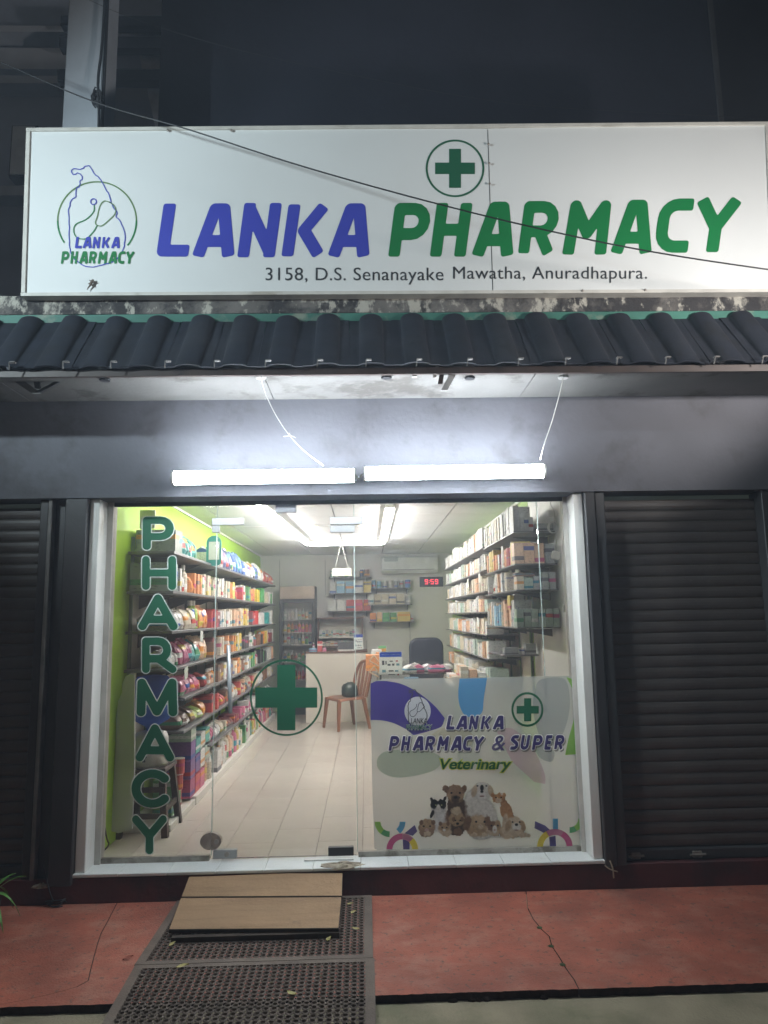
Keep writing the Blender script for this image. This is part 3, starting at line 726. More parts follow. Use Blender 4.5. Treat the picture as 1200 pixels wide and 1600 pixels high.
circ = lambda cx, cy, rx, ry, n=56, a0=0, a1=360: [(cx+rx*math.cos(R_(a0+(a1-a0)*i/n)), cy+ry*math.sin(R_(a0+(a1-a0)*i/n))) for i in range(n+(0 if a1-a0 == 360 else 1))]
line_mb(circ(711,263,44.3,43.5), 3.0, sp(.002), True).build('ring', m_dgreen, sign)
def cross_loop(cx, cy, hw, hh, tw, th): return [(cx-tw,cy-hh),(cx+tw,cy-hh),(cx+tw,cy-th),(cx+hw,cy-th),(cx+hw,cy+th),(cx+tw,cy+th),(cx+tw,cy+hh),(cx-tw,cy+hh),(cx-tw,cy+th),(cx-hw,cy+th),(cx-hw,cy-th),(cx-tw,cy-th)]
loops_mesh([cross_loop(711,263,31,30.5,9.2,9)], sp(.002)).build('cross', m_dgreen, sign)
MB().sheet([sp(.0015)(x,y) for x,y in ((761.6,203),(762.6,203),(770.6,455),(769.6,455))]).build('seam', m_ink, sign)
# logo: circle, island outline, stethoscope, small words
isl = [(130,262),(139,259),(147,271),(154,277),(160,285),(165,295),(170,304),(174,317),(177,324),(183,331),(181,338),(186,344),(190,351),(194,360),(195,370),(195,378),(193,388),(187,399),(178,408),(165,413),(146,417),(134,416),(124,411),(114,402),(109,390),(109,378),(108,360),(108,345),(107,332),(109,322),(112,312),(118,307),(119,296),(124,291),(125,284),(129,278),(126,272),(121,270),(117,273),(112,270),(112,266),(117,263),(124,265)]
rj = random.Random(2); isl = [(x+rj.uniform(-.7,.7), y+rj.uniform(-.7,.7)) for x, y in smooth_pts(isl, 3, True)]
line_mb(circ(151.5,345,61.5,61, 60, -205, 0), 2.2, sp(.002)).build('logo_circle', m_olive, sign)
line_mb(circ(151.5,345,61.5,61, 12, 0, 39)[::1], 2.4, sp(.0023)).build('logo_circle', m_green2, sign)
line_mb(circ(151.5,345,61.5,61, 12, 146, 180), 2.4, sp(.0023)).build('logo_circle', m_green2, sign)
line_mb(isl, 1.5, sp(.0028), True).build('logo_outline', m_blue, sign)
line_mb(circ(146,315,4.5,4.5,16), 1.6, sp(.0033), True).build('logo_stethoscope', m_blue, sign)
line_mb(smooth_pts([(147,320),(146,331),(134,343),(119,350),(115,360),(120,371),(134,373),(145,363),(152,352)],5), 1.6, sp(.0033)).build('logo_stethoscope', m_green2, sign)
line_mb(smooth_pts([(173,317),(163,314),(156,322),(152,338),(149,349),(158,353),(170,344),(180,333),(179,322),(170,315)],5), 1.5, sp(.0033)).build('logo_stethoscope', m_olive, sign)
def word(txt, x0, x1, yt, yb, mpf, m, parent, T=.115, shear=.15, gap=.09, name='logo_letter', grow=0, r=.04, n=34):
    ws = [(glyphs(T)[c][1]) for c in txt]; tot = sum(ws)+gap*(len(ws)-1); x = x0; sc = (x1-x0)/tot
    for c, w in zip(txt, ws):
        letter_mb(c, (x, x+w*sc, yt, yb), mpf, T=T, shear=shear, r=r, n=n, grow=grow).build(name, m, parent); x += (w+gap)*sc
word('LANKA', 117, 187, 370, 388, sp(.0036), m_blue, sign)
word('PHARMACY', 95, 210, 392.5, 412, sp(.0036), m_green2, sign)
# gecko on the sign -------------------------------------------------
def skin(name, pts, edges, rad, m, sub=1):
    me = bpy.data.meshes.new('tmp'); me.from_pydata([tuple(p) for p in pts], edges, []); o = bpy.data.objects.new('tmp', me); COL.objects.link(o)
    md = o.modifiers.new('s', 'SKIN'); 
    for i, r in enumerate(rad): me.skin_vertices[0].data[i].radius = (r, r)
    me.skin_vertices[0].data[0].use_root = True
    ss = o.modifiers.new('u', 'SUBSURF'); ss.levels = sub
    dg = bpy.context.evaluated_depsgraph_get(); dg.update(); m2 = bpy.data.meshes.new_from_object(o.evaluated_get(dg)); bpy.data.objects.remove(o); m2.name = name
    m2.materials.clear(); m2.materials.append(m); m2.shade_smooth(); r = bpy.data.objects.new(name, m2); COL.objects.link(r); return r
gp_ = [(142,443),(143.5,440),(145,438),(146.5,436.5),(141,446),(138,449),(136,453),  (141,438.5),(139,437.5),(147,440.5),(149,439),(139.5,443),(137.5,443.5),(144,445.5),(145.5,447.5)]
pts = [at(x, y, SY-.018) for x, y in gp_]; o0 = pts[0].copy(); 
me_ = skin('gecko', [p-o0 for p in pts], [(0,1),(1,2),(2,3),(0,4),(4,5),(5,6),(1,7),(7,8),(1,9),(9,10),(0,11),(11,12),(0,13),(13,14)], [.009,.009,.006,.0075,.006,.004,.002,.003,.0025,.003,.0025,.003,.0025,.003,.0025], mat('gecko_skin', (.13,.10,.08), .7, .3, 60), 1)
me_.location = o0; tag(me_, 'small brown house gecko clinging to the sign below the round logo', 'gecko')
gb = o0

# ---- overhead cables
def cable(name, pts, r, m, label): return tag(MB().tube(smooth_pts([tuple(p) for p in pts], 8), r, 6).build(name, m, None, True), label, 'cable')
cable('service_cable', [at(-160,30,-.2), at(0,97,-.4), at(150,160,-.62), at(290,201,-.8), at(460,256,-.9), at(640,307,-.96), at(820,352,-1.0), at(1000,390,-1.02), at(1200,421,-1.03), at(1500,460,-1.05)], .0042, m_wire, 'dark service cable slanting down across the white sign board')
cable('thin_cable', [at(60,-40,.3), at(190,22,.3), at(350,72,.35), at(540,115,.4), at(735,152,.45), at(900,170,.5), at(1300,190,.6)], .0015, m_wire, 'thin pale cable high above the sign against the dark wall')
# bundle on the pillar
kx = at(152,155,.45)
mb = MB()
rk = random.Random(3)
for j in range(9):
    a0_ = rk.uniform(0, 6); R0 = .045+rk.uniform(-.015,.02)
    mb.tube([(kx.x-.0+R0*.7*math.cos(a0_+t*.7)+rk.uniform(-.008,.008), .44+rk.uniform(-.03,.03), kx.z+R0*1.3*math.sin(a0_+t*.7)) for t in range(9)], .006, 5)
mb.tube(smooth_pts([(kx.x+.01,.46,9),(kx.x+.02,.46,6.6),(kx.x+.0,.45,kx.z+.2),(kx.x+.015,.44,kx.z),(kx.x+.02,.46,kx.z-.4),(kx.x+.02,.47,3.8)],4), .011, 6)
tag(mb.build('cable_bundle', m_wire, None, True), 'tangled knot of black cable tied to the upper left pillar', 'cable')

# ================================================================== FLUORESCENT BATTENS
def batten_out(p0, p1, label):
    a, b = Vector(p0), Vector(p1); t = thing('fluorescent_light', tuple((a+b)/2), label, 'light', 'battens over the shop front')
    d = (b-a).normalized(); n = Vector((-d.z,0,d.x))
    MB().prism([a+Vector((0,.075,0))+n*.03, a+Vector((0,.075,0))-n*.03, a+Vector((0,.043,0))-n*.03, a+Vector((0,.043,0))+n*.03], b-a).build('housing', m_white, t)
    MB().tube([a+d*.012, b-d*.012], .042, 18).build('tube', m_tubeout, t, True)
    for q in (a, b-d*.012): MB().prism([q+Vector((0,.05*math.cos(R_(k_))+(.02 if math.cos(R_(k_))>.5 else 0),0))+n*.046*math.sin(R_(k_)) for k_ in range(0,360,30)], d*.012).build('end_cap', m_white, t)
    return t
TY = -.33
b1 = batten_out(at(270,747,TY), at(556,743,TY), 'left one of two glowing fluorescent battens hanging over the shop front')
b2 = batten_out(at(568,740,TY), at(851,736,TY), 'right one of two glowing fluorescent battens hanging over the shop front')
def wirepart(pts, par, r=.0035, m=None): return MB().tube(smooth_pts([tuple(p) for p in pts], 5), r, 5).build('hanging_wire', m or m_wirew, par, True)
wirepart([atz(408,590,3.12), at(415,615,-.5), at(432,650,-.45), at(455,683,-.42), at(480,708,-.38), at(505,727,TY+.01)], b1)
wirepart([at(443,682,-.44), at(455,681,-.44), at(462,684,-.44)], b1, .003); wirepart([at(452,676,-.43), at(455,683,-.43), at(459,688,-.43)], b1, .003)
wirepart([atz(880,590,3.12), at(873,620,-.5), at(862,660,-.42), at(850,695,-.38), at(844,718,TY+.01)], b2)
wirepart([at(556,742,TY+.02), at(560,748,TY+.03), at(566,741,TY+.02)], b1, .006)

# ================================================================== ROLLING SHUTTERS
def slat_mesh(w):
    pr = [(0,0),(-.003,.003),(-.0085,.012),(-.012,.028),(-.012,.046),(-.008,.064),(-.001,.0725),(.004,.0725),(.004,0)]
    return MB().prism([(0,y,z) for y,z in pr], (w,0,0)).mesh('slat', m_slat)
def shutter(x0, x1, zb, label):
    t = thing('rolling_shutter', ((x0+x1)/2,.03,zb), label, 'shutter', 'closed rolling shutters'); sm = slat_mesh(x1-x0)
    n = int((OT-zb-.07)/.0745)
    for i in range(n):
        o = bpy.data.objects.new('slat', sm); COL.objects.link(o); o.parent = t; o.location = (x0-(x0+x1)/2+random.uniform(-.001,.001), random.uniform(-.0025,.0025), .07+i*.0745); o.rotation_euler = (random.uniform(-.02,.02),0,random.uniform(-.0015,.0015))
    MB().box(x0, x1, -.0, .04, zb, zb+.066, bev=.006).build('bottom_rail', m_dark2, t)
    return t
s1 = shutter(1.602, 2.66, .139, 'closed dark brown rolling shutter right of the lit shop front')
s2 = shutter(-2.64, -2.125, .139, 'closed dark brown rolling shutter left of the lit shop front')
MB().box(2.662, 2.715, -.07, .09, .14, OT-.002, bev=.005).build('guide_rail', m_dark2, s1)
MB().box(-2.12, -2.065, -.06, .09, .14, OT-.002, bev=.005).build('guide_rail', m_dark, s2)
for px in (995,1092): 
    c = at(px, 1334, -.03); MB().box(c.x-.03, c.x+.03, -.014, .0, .15, .19, bev=.004).tube([(c.x-.05,-.018,.17),(c.x+.05,-.018,.172)], .007, 6).build('lock_bolt', m_steel, s1)

# ================================================================== GLASS FRONT
def gp4(x0, x1, z0, z1, name, par):
    o = MB().box(x0, x1, YG-.005, YG+.005, z0, z1).build(name, [m_glass], par); return o
gf = thing('shop_window', (-.2, YG, FZ), 'fixed clear glass panes of the shop front beside and above the door', 'shop window')
DX0, DX1, DZT = -1.005, -.078, 2.305
gp4(XA+.10, DX0-.004, FZ+.02, OT-.02, 'pane', gf)
gp4(DX0+.0, DX1-.0, DZT+.006, OT-.02, 'pane', gf)
gp4(DX1+.004, 1.185, FZ+.02, OT-.02, 'pane', gf)
gp4(1.190, XB-.09, FZ+.02, OT-.02, 'pane', gf)
for x in (DX0-.002, DX1+.0025, 1.1875): MB().box(x-.0022, x+.0022, YG-.006, YG+.006, FZ+.03, OT-.02).build('pane_joint', m_gedge, gf)
# patch fittings
def patch(box, par, name='patch_fitting', m=None, y0=-.014, y1=.014, bev=.002):
    x0, y_, x1, y2 = box; a = at(x0, y2, YG-.014); b = at(x1, y_, YG-.014)
    return MB().box(a.x, b.x, YG+y0, YG+y1, a.z, b.z, bev=bev).build(name, m or m_chrome, par)
patch((331,809,381,820.5), gf); patch((331,821,343,832), gf)
patch((516,807.5,566,819.5), gf); patch((430,779,462,800), gf, 'lock_box', mat('grey_box', (.36,.38,.42), .5), .005, .06)
door = thing('glass_door', (-.54, YG, FZ+.01), 'frameless glass door with round green cross sticker and steel patch fittings', 'door')
gp4(DX0+.004, DX1-.004, FZ+.012, DZT, 'pane', door)
patch((516,820.5,554,832), door); patch((333,1327,370,1342), door, y0=-.02)
c = at(354,1335.5,YG-.03); MB().tube([(c.x,YG-.026,c.z),(c.x,YG-.019,c.z)], .016, 14).build('lock_cylinder', m_steel, door)
patch((513,1323,552.5,1337.5), door, m=m_black, y0=-.02)
c = at(329,1315,YG-.02)
for nm, dx, par in (('lock_disc', -.038, gf), ('lock_disc', .034, door)):
    sg = -1 if dx < 0 else 1; poly = [(c.x+sg*.003, YG-.02, c.z+.052)]+[(c.x+sg*(.003+.064*math.cos(R_(a))), YG-.02, c.z+.052*math.sin(R_(a))) for a in range(80,-81,-16)]+[(c.x+sg*.003, YG-.02, c.z-.052)]
    MB().prism(poly, (0,.036,0)).build(nm, m_steel, par)
MB().tube([(c.x+.038,YG-.03,c.z),(c.x+.038,YG-.02,c.z)], .014, 12).build('keyhole', m_chrome, door)
h0, h1 = at(357,1008,YG-.05), at(360,1114,YG-.05)
hd = MB().tube([h1+Vector((0,0,-.002)), (h1.x,h1.y,h1.z+.0), (h0.x,h0.y,h0.z)], .0135, 12).build('handle', m_chrome, door, True)
for z in (h0.z-.05, h1.z+.05): MB().tube([(h0.x,YG-.05,z),(h0.x,YG-.006,z)], .007, 8).build('standoff', m_chrome, hd)
# sill plate
a = atz(476,1343,.17); b = atz(553,1343,.17)
tag(MB().box(a.x, b.x, .052, .094, .1705, .178, bev=.002).build('floor_spring_plate', m_white), 'white worn floor spring plate on the sill under the glass door', 'door plate')
# green cross sticker
st = thing('cross_sticker', tuple(at(447,1150,YG-.008)), 'round dark green cross sticker on the glass door', 'sticker')
vp = lambda d=0: plane(YG-.0065-d)
line_mb(circ(447.5,1090,55.5,58.5), 3.0, vp(), True).build('ring', m_dgreen, st)
loops_mesh([cross_loop(447.3,1090,48.4,51.2,14.2,15.8)], vp()).build('cross', m_dgreen, st)
# vertical PHARMACY stickers
for ch, x0, x1, y0, y1 in (('P',221,273.5,805.5,861),('H',220,277,867,923.5),('A',214,279.5,927,986.5),('R',220,277.5,994,1053.5),('M',211.5,279,1058.5,1121),('A',210,274,1130,1191.5),('C',203.5,266,1200.5,1264),('Y',204.5,262.5,1272,1336.5)):
    gW, gH = x1-x0, y1-y0
    t = thing('letter_sticker', tuple(at((x0+x1)/2, y1, YG-.007)), {'A':'green letter A sticker with white outline %s on the left pane' % ('between H and R' if y0 < 1000 else 'between M and C')}.get(ch, 'green letter %s sticker with white outline in the vertical word on the left pane' % ch), 'sticker', 'vertical green lettering on the glass')
    letter_mb(ch, (x0+1.7, x1-1.7, y0+1.7, y1-1.7), vp(.0), T=.108, r=.02, rnd=True, round_set=True, grow=.024, n=60).build('outline', m_vwhite, t)
    letter_mb(ch, (x0+1.9, x1-1.9, y0+1.9, y1-1.9), vp(.0012), T=.108, r=.02, rnd=True, round_set=True, n=60).build('fill', m_dgreen, t)

# ---- printed film banner on the right pane
BY = YG-.0065
ban = thing('window_banner', tuple(at(750,1330,BY)), 'printed grey film banner with LANKA PHARMACY & SUPER Veterinary lettering and pets on the right pane', 'banner')
bp = lambda d: plane(BY-d*.0006)
film_mat('film_base', (.58,.61,.58), .34, .5)
for nm, c_ in (('purple',(.07,.05,.30)),('blue',(.10,.33,.62)),('greyblue',(.36,.42,.44)),('green',(.22,.48,.08)),('pink',(.62,.36,.46)),('yellow',(.60,.50,.22)),('teal',(.20,.36,.34)),('magenta',(.5,.08,.22)),('dgreen',(.06,.30,.12)),('gold',(.66,.52,.05)),('cyan',(.04,.28,.5)),('ink',(.07,.055,.20)),('rose',(.42,.15,.25))):
    film_mat('film_'+nm, c_, .12, .35)
for nm, c_ in (('wpink',(.60,.44,.50)),('wyellow',(.56,.53,.40)),('wgrey',(.42,.46,.45)),('wgreen',(.40,.50,.38))): film_mat('film_'+nm, c_, .35, .45)
def bshape(pts, m, d, name='printed_shape', k=6, sm=True): return loops_mesh([smooth_pts(pts, k, True) if sm else pts], bp(d)).build(name, MATS[m], ban)
rnd_rect = [(583,1064),(600,1061),(750,1058.5),(890,1056),(900,1058),(906,1064),(912,1150),(919,1240),(924,1322),(920,1327),(750,1327.5),(590,1328.5),(585,1326),(582,1250),(580,1150),(578.5,1072)]
bshape(rnd_rect, 'film_base', 0, 'film', sm=False)
def mesh_poly(pts, m, d): return bshape(pts, m, d, sm=False)
mesh_poly([(579,1068),(588,1064),(604,1064)]+smooth_pts([(604,1064),(625,1068),(645,1077),(663,1089),(680,1104),(691,1117),(695,1122)],4)[1:]+smooth_pts([(695,1122),(690,1135),(675,1141),(650,1148),(645,1148)],3)[1:]+smooth_pts([(645,1148),(632,1138),(612,1129),(595,1125.5),(579,1125)],4)[1:], 'film_purple', 1)
mesh_poly(smooth_pts([(718,1062),(716,1085),(719,1105),(730,1120),(752,1115),(756,1090),(761,1060)],4)[:-1]+[(761,1059.5),(718,1060.5)], 'film_blue', 1)
bshape([(845,1062),(880,1060),(890,1085),(888,1120),(875,1155),(858,1165),(843,1150),(833,1110),(836,1078)], 'film_wgrey', 1)
mesh_poly(smooth_pts([(885,1058),(897,1085),(897,1120),(888,1155),(883,1180)],4)+[(906,1178),(909,1150),(905,1085),(903,1064)], 'film_green', 1)
mesh_poly(smooth_pts([(776,1143),(800,1138),(830,1165),(850,1205),(852,1225)],4)+[(835,1222),(800,1190)], 'film_wpink', 1)
mesh_poly(smooth_pts([(672,1150),(690,1138),(720,1135),(740,1150),(735,1165)],4)+[(690,1163)], 'film_wyellow', 1)
bshape([(600,1175),(660,1172),(690,1185),(675,1205),(620,1215),(590,1200)], 'film_wgreen', 1)
bshape([(835,1150),(852,1165),(866,1175),(862,1190),(845,1185),(836,1170)], 'film_wgrey', 2)
def band(cx, cy, r, a0, a1, w, m, d):
    o_ = [(cx+(r+w/2)*math.cos(R_(a0+(a1-a0)*i/14)), cy+(r+w/2)*math.sin(R_(a0+(a1-a0)*i/14))) for i in range(15)]
    i_ = [(cx+(r-w/2)*math.cos(R_(a0+(a1-a0)*i/14)), cy+(r-w/2)*math.sin(R_(a0+(a1-a0)*i/14))) for i in range(15)]
    mesh_poly(o_+i_[::-1], m, d)
band(609.5,1284,19.5,180,128,9,'film_green',2); band(609.5,1284,19.5,128,92,9,'film_dgreen',2); band(609.5,1284,19.5,50,0,9,'film_cyan',2)
band(628.5,1327,20,180,270,9.5,'film_magenta',4); band(628.5,1327,20,270,315,9.5,'film_rose',4); band(628.5,1327,20,315,360,9.5,'film_gold',4)
mesh_poly([(630,1327),(640,1327),(640,1312),(636,1306),(629,1308)],'film_ink',3); mesh_poly([(632,1302),(648,1289),(652,1299),(645,1306)],'film_ink',3)
band(890,1279,18,0,60,9,'film_green',2); band(890,1279,18,60,90,9,'film_dgreen',2)
mesh_poly([(864,1279),(872,1279),(872,1298),(864,1300)],'film_cyan',2)
band(867,1323,23,180,240,9.5,'film_gold',4); band(867,1323,23,240,300,9.5,'film_rose',4); band(867,1323,23,300,360,9.5,'film_magenta',4)
mesh_poly([(836,1283),(852,1290),(862,1299),(855,1304),(835,1294)],'film_ink',3); mesh_poly([(858,1308),(868,1306),(869,1322),(859,1322)],'film_ink',3)
# words
film_mat('film_white', (.78,.78,.78), .05, .3); film_mat('film_lime', (.42,.50,.05), .1, .35); film_mat('film_dark_green', (.03,.13,.04), .05, .2); film_mat('film_shadow', (.20,.22,.22), .4, .3)
for w, bx in (('LANKA',(697,787,1118,1140)),('PHARMACY',(607,757,1150,1173)),('&',(768.5,790,1149.5,1173)),('SUPER',(797,882,1148.5,1171.5))):
    if w == '&':
        text_mb(w, bx, bp(6), offset=.0, shear=.22, grow=.05).build('word_outline', MATS['film_white'], ban)
        text_mb(w, bx, bp(8), offset=.012, shear=.22).build('word', MATS['film_ink'], ban); continue
    word(w, bx[0]+1.5, bx[1]+1.5, bx[2]+2.5, bx[3]+2.5, bp(5), MATS['film_shadow'], ban, shear=.2, name='letter_shadow', grow=.05, gap=.10)
    word(w, bx[0], bx[1], bx[2], bx[3], bp(6), MATS['film_white'], ban, shear=.2, name='letter_outline', grow=.055, gap=.10)
    word(w, bx[0], bx[1], bx[2], bx[3], bp(8), MATS['film_ink'], ban, shear=.2, name='letter', gap=.10, n=44)
text_mb('Veterinary', (688,799,1185.5,1207), bp(6), offset=.02, shear=.22, grow=.055).build('word_outline', MATS['film_lime'], ban)
text_mb('Veterinary', (688,799,1185.5,1207), bp(8), offset=.02, shear=.22).build('word', MATS['film_dark_green'], ban)
loops_mesh([circ(824,1108.5,25,27,40), circ(824,1108.5,21.8,23.6,40)], bp(5)).build('ring', m_dgreen, ban)
loops_mesh([cross_loop(824.5,1109,17.3,18,5.7,6)], bp(5)).build('cross', m_dgreen, ban)
loops_mesh([circ(652.5,1111,20.5,22.5,36)], bp(4)).build('logo_disc', MATS['film_white'], ban)
tr = lambda x, y: (652.5+(x-151.5)*.335, 1111+(y-350)*.37)
line_mb([tr(x, y) for x, y in isl], 1.3, bp(6), True).build('logo_outline', m_ink, ban)
line_mb([tr(*p) for p in smooth_pts([(147,320),(146,331),(134,343),(119,350),(115,360),(120,371),(134,373),(145,363),(152,352)],4)], .9, bp(7)).build('logo_stethoscope', m_ink, ban)
line_mb([tr(*p) for p in smooth_pts([(173,317),(163,314),(156,322),(152,338),(149,349),(158,353),(170,344),(180,333),(179,322),(170,315)],4)], .9, bp(7)).build('logo_stethoscope', m_ink, ban)
for w, bx, m_ in (('LANKA',(642,667,1122,1130.5),m_ink),('PHARMACY',(634.5,675,1132,1140.5),m_dgreen)):
    text_mb(w, bx, bp(8), offset=.02, shear=.15, grow=.035).build('logo_word', MATS['film_white'], ban); text_mb(w, bx, bp(10), offset=.01, shear=.15).build('logo_word', m_, ban)
# photo print of pets: a finely painted flat sheet
def pets():
    step = .7; X0, X1, Y0, Y1 = 648, 834, 1214, 1316
    nx = int((X1-X0)/step); ny = int((Y1-Y0)/step); X, Y = np.meshgrid(X0+np.arange(nx+1)*step, Y0+np.arange(ny+1)*step)
    C = np.zeros(X.shape+(3,)); A = np.zeros(X.shape); rg = np.random.RandomState(4)
    def sm(a, k):
        for _ in range(k): a = (a+np.roll(a,1,0)+np.roll(a,-1,0)+np.roll(a,1,1)+np.roll(a,-1,1))/5
        return (a-a.min())/(a.max()-a.min())
    nz = .45*sm(rg.rand(*X.shape), 1)+.55*sm(rg.rand(*X.shape), 9)
    X_, Y_ = X+4.2*(sm(rg.rand(*X.shape), 7)-.5)+2.2*(sm(rg.rand(*X.shape), 1)-.5), Y+4.2*(sm(rg.rand(*X.shape), 7)-.5)+2.2*(sm(rg.rand(*X.shape), 1)-.5)
    def el(cx, cy, rx, ry, col, rot=0, soft=.3, fur=.75, alpha=True):
        g_ = sum(col)/3; col = [.80*(c*.8+g_*.2) for c in col]
        cr, sr = math.cos(R_(rot)), math.sin(R_(rot)); big = rx > 4.5
        XX, YY = (X_, Y_) if big else (X, Y)
        u = (XX-cx)*cr+(YY-cy)*sr; v = -(XX-cx)*sr+(YY-cy)*cr
        d = np.sqrt((u/rx)**2+(v/ry)**2); w = np.clip((1+soft*.5-d)/soft, 0, 1)[..., None]
        c = np.array(col)*(1-fur/2+fur*nz[..., None])*(1.05-.25*np.clip(v/ry,-1,1)[..., None]*.4)
        C[:] = C*(1-w)+c*w
        if alpha: np.maximum(A, w[..., 0], out=A)
    tan, dk, wh, org, crm, br, bk, pk = (.42,.27,.14), (.10,.065,.045), (.66,.64,.58), (.50,.24,.08), (.56,.42,.27), (.22,.12,.07), (.018,.018,.02), (.5,.3,.27)
    # white dog, behind
    el(752,1280,27,34,wh,0); el(741,1262,17,30,wh,0); el(754,1235,15,14,wh); el(741,1236,4.5,10,crm,12); el(767,1236,4.5,10,crm,-12); el(753,1243,7.5,7,(.72,.70,.66)); el(753,1231,3,5,bk); el(753,1237,2.6,2,bk); el(746,1228,1.6,1.4,bk); el(760,1228,1.6,1.4,bk); el(753,1244,3.8,1.2,(.25,.12,.1))
    # orange cat right of it
    el(792,1270,10,20,org,-15); el(797,1283,6,14,org,0); el(779,1247,10.5,8.5,org); el(770,1242,3,4,org,20); el(788,1242,3,4,org,-20); el(779,1251,5,4,crm); el(775,1246,1.2,1.2,bk); el(783,1246,1.2,1.2,bk); el(779,1250,1.2,.9,pk)
    el(789,1285,4.5,14,crm,8)
    # black and white cat
    el(689,1282,12,20,(.62,.62,.6)); el(685,1262,12,9,(.64,.64,.62)); el(679,1256,7,8,bk,15); el(691,1256,7,8,bk,-15); el(674.5,1249.5,2.6,4.5,bk,-20); el(695,1248,2.6,4.5,bk,25); el(685,1263,3.2,6,wh); el(681,1258,1.2,1.1,(.4,.45,.2)); el(690,1258,1.2,1.1,(.4,.45,.2)); el(675,1272,3,7,bk,20)
    # tall brown dog
    el(713,1278,17,28,br,4); el(713,1262,15,20,dk,0); el(712,1240,14.5,14,tan); el(697,1233,5,7,br,-20); el(725,1233,4.5,7,br,15); el(712,1236,12,9,(.33,.2,.11)); el(712,1249,7,6.5,dk); el(712,1246,3,2.2,bk); el(705.5,1239,1.7,1.5,bk); el(718.5,1239,1.7,1.5,bk); el(713,1268,8,7,crm); el(706,1285,5,14,tan); el(721,1285,5,14,tan)
    # guinea pig at the left
    el(667,1294,13,14.5,(.34,.2,.12)); el(667,1288,11,9,tan); el(658,1285,3.5,4,br); el(677,1285,3.5,4,br); el(662,1291,1.6,1.4,bk); el(672,1291,1.6,1.4,bk); el(667,1297,3.5,2.6,pk); el(668,1303,6,4,crm)
    # tabby kitten and little dark dog
    el(697,1297,11,11,crm); el(694,1292,9,7.5,tan); el(688,1287,2.6,3.5,br); el(700,1287,2.6,3.5,br); el(691,1293,1.3,1.2,bk); el(698,1293,1.3,1.2,bk); el(694,1297,2.4,2,wh)
    el(716,1292,12,15,dk); el(715,1283,9.5,8.5,tan); el(709,1280,2.5,4,br); el(722,1280,2.5,4,br); el(711.5,1282,1.3,1.2,bk); el(719,1282,1.3,1.2,bk); el(715,1287,2.5,2,bk); el(716,1300,7,6,br)
    # lop eared rabbit
    el(747,1292,21,16,tan); el(747,1285,16,12,(.48,.33,.18)); el(731,1286,5,12,br,12); el(763,1286,5,12,br,-12); el(750,1281,8,7,(.54,.38,.22)); el(744,1284,1.8,1.7,bk); el(757,1284,1.8,1.7,bk); el(751,1292,4.5,4,crm); el(751,1290,1.2,1,pk); el(741,1304,5,3,crm); el(757,1304,5,3,crm)
    # brown and white guinea pig
    el(772,1295,12,12,crm); el(768,1290,7,8,br); el(778,1290,5,8,tan); el(773,1296,3.5,6,wh); el(768,1290,1.4,1.3,bk); el(778,1290,1.4,1.3,bk); el(773,1297,1.7,1.3,pk); el(785,1299,6,8,tan)
    # lying puppy
    el(801,1297,19,13,crm); el(804,1288,14,12,(.60,.48,.33)); el(794,1290,4.5,9,tan,14); el(817,1290,4.5,9,tan,-14); el(807,1292,7,6,wh); el(807,1288.5,2.8,2.2,bk); el(801,1284.5,1.5,1.4,bk); el(812,1284.5,1.5,1.4,bk); el(818,1305,11,4.5,crm); el(793,1307,8,4,crm); el(826,1306,4,3,(.5,.4,.28)); el(807,1297,3.5,1,(.3,.15,.12))
    idx = -np.ones(X.shape, int); keep = A > .5; fs = []
    q = keep[:-1,:-1] | keep[1:,:-1] | keep[:-1,1:] | keep[1:,1:]; vs = []; cs = []
    def vi(i, j):
        if idx[i, j] < 0: idx[i, j] = len(vs); vs.append(bp(4.5)(X[i, j], Y[i, j])); cs.append(C[i, j] if A[i, j] > .02 else C[i, j]); 
        return idx[i, j]
    for i, j in zip(*np.nonzero(keep[:-1,:-1] & keep[1:,:-1] & keep[:-1,1:] & keep[1:,1:])): fs.append((vi(i,j), vi(i,j+1), vi(i+1,j+1), vi(i+1,j)))
    o = MB().add(vs, fs).build('pet_photo_print', film_mat('film_pets', 'paint', .03, .3), ban)
    at_ = o.data.color_attributes.new('paint', 'FLOAT_COLOR', 'POINT'); at_.data.foreach_set('color', np.hstack([np.array(cs), np.ones((len(cs),1))]).astype(np.float32).ravel())
pets()
# leaning rod, hook on banner
a = at(146,1120,.3); b = atz(168,1326,.18)
tag(MB().tube(smooth_pts([(a.x+.03,.28,a.z+.03),(a.x+.01,.28,a.z+.03),(a.x,.28,a.z),(a.x+.03,.3,a.z-.3),(b.x+.0,.33,b.z+.12),(b.x+.02,.34,b.z+.04),(b.x-.01,.33,b.z)],5), .005, 6).build('iron_rod', m_wire, None, True), 'thin bent iron rod leaning on the lime wall inside the left pane', 'rod')

#PART3
# added haze volume standing in for lens glare: the soft glow round the tubes
hz = bpy.data.materials.new('haze'); hz.use_nodes = True; hn = hz.node_tree; hn.nodes.clear(); ho = hn.nodes.new('ShaderNodeOutputMaterial'); hv = hn.nodes.new('ShaderNodeVolumePrincipled')
hv.inputs['Color'].default_value = (.70,.82,1,1); hv.inputs['Density'].default_value = GLARE_HAZE; hn.links.new(hv.outputs[0], ho.inputs['Volume'])
tag(MB().box(-13,13,-13,11,-1.045,10.6).build('haze', hz, None, False, (0,0,0)), 'thin added haze standing in for lens glare around the shop front', 'haze', None, 'stuff')
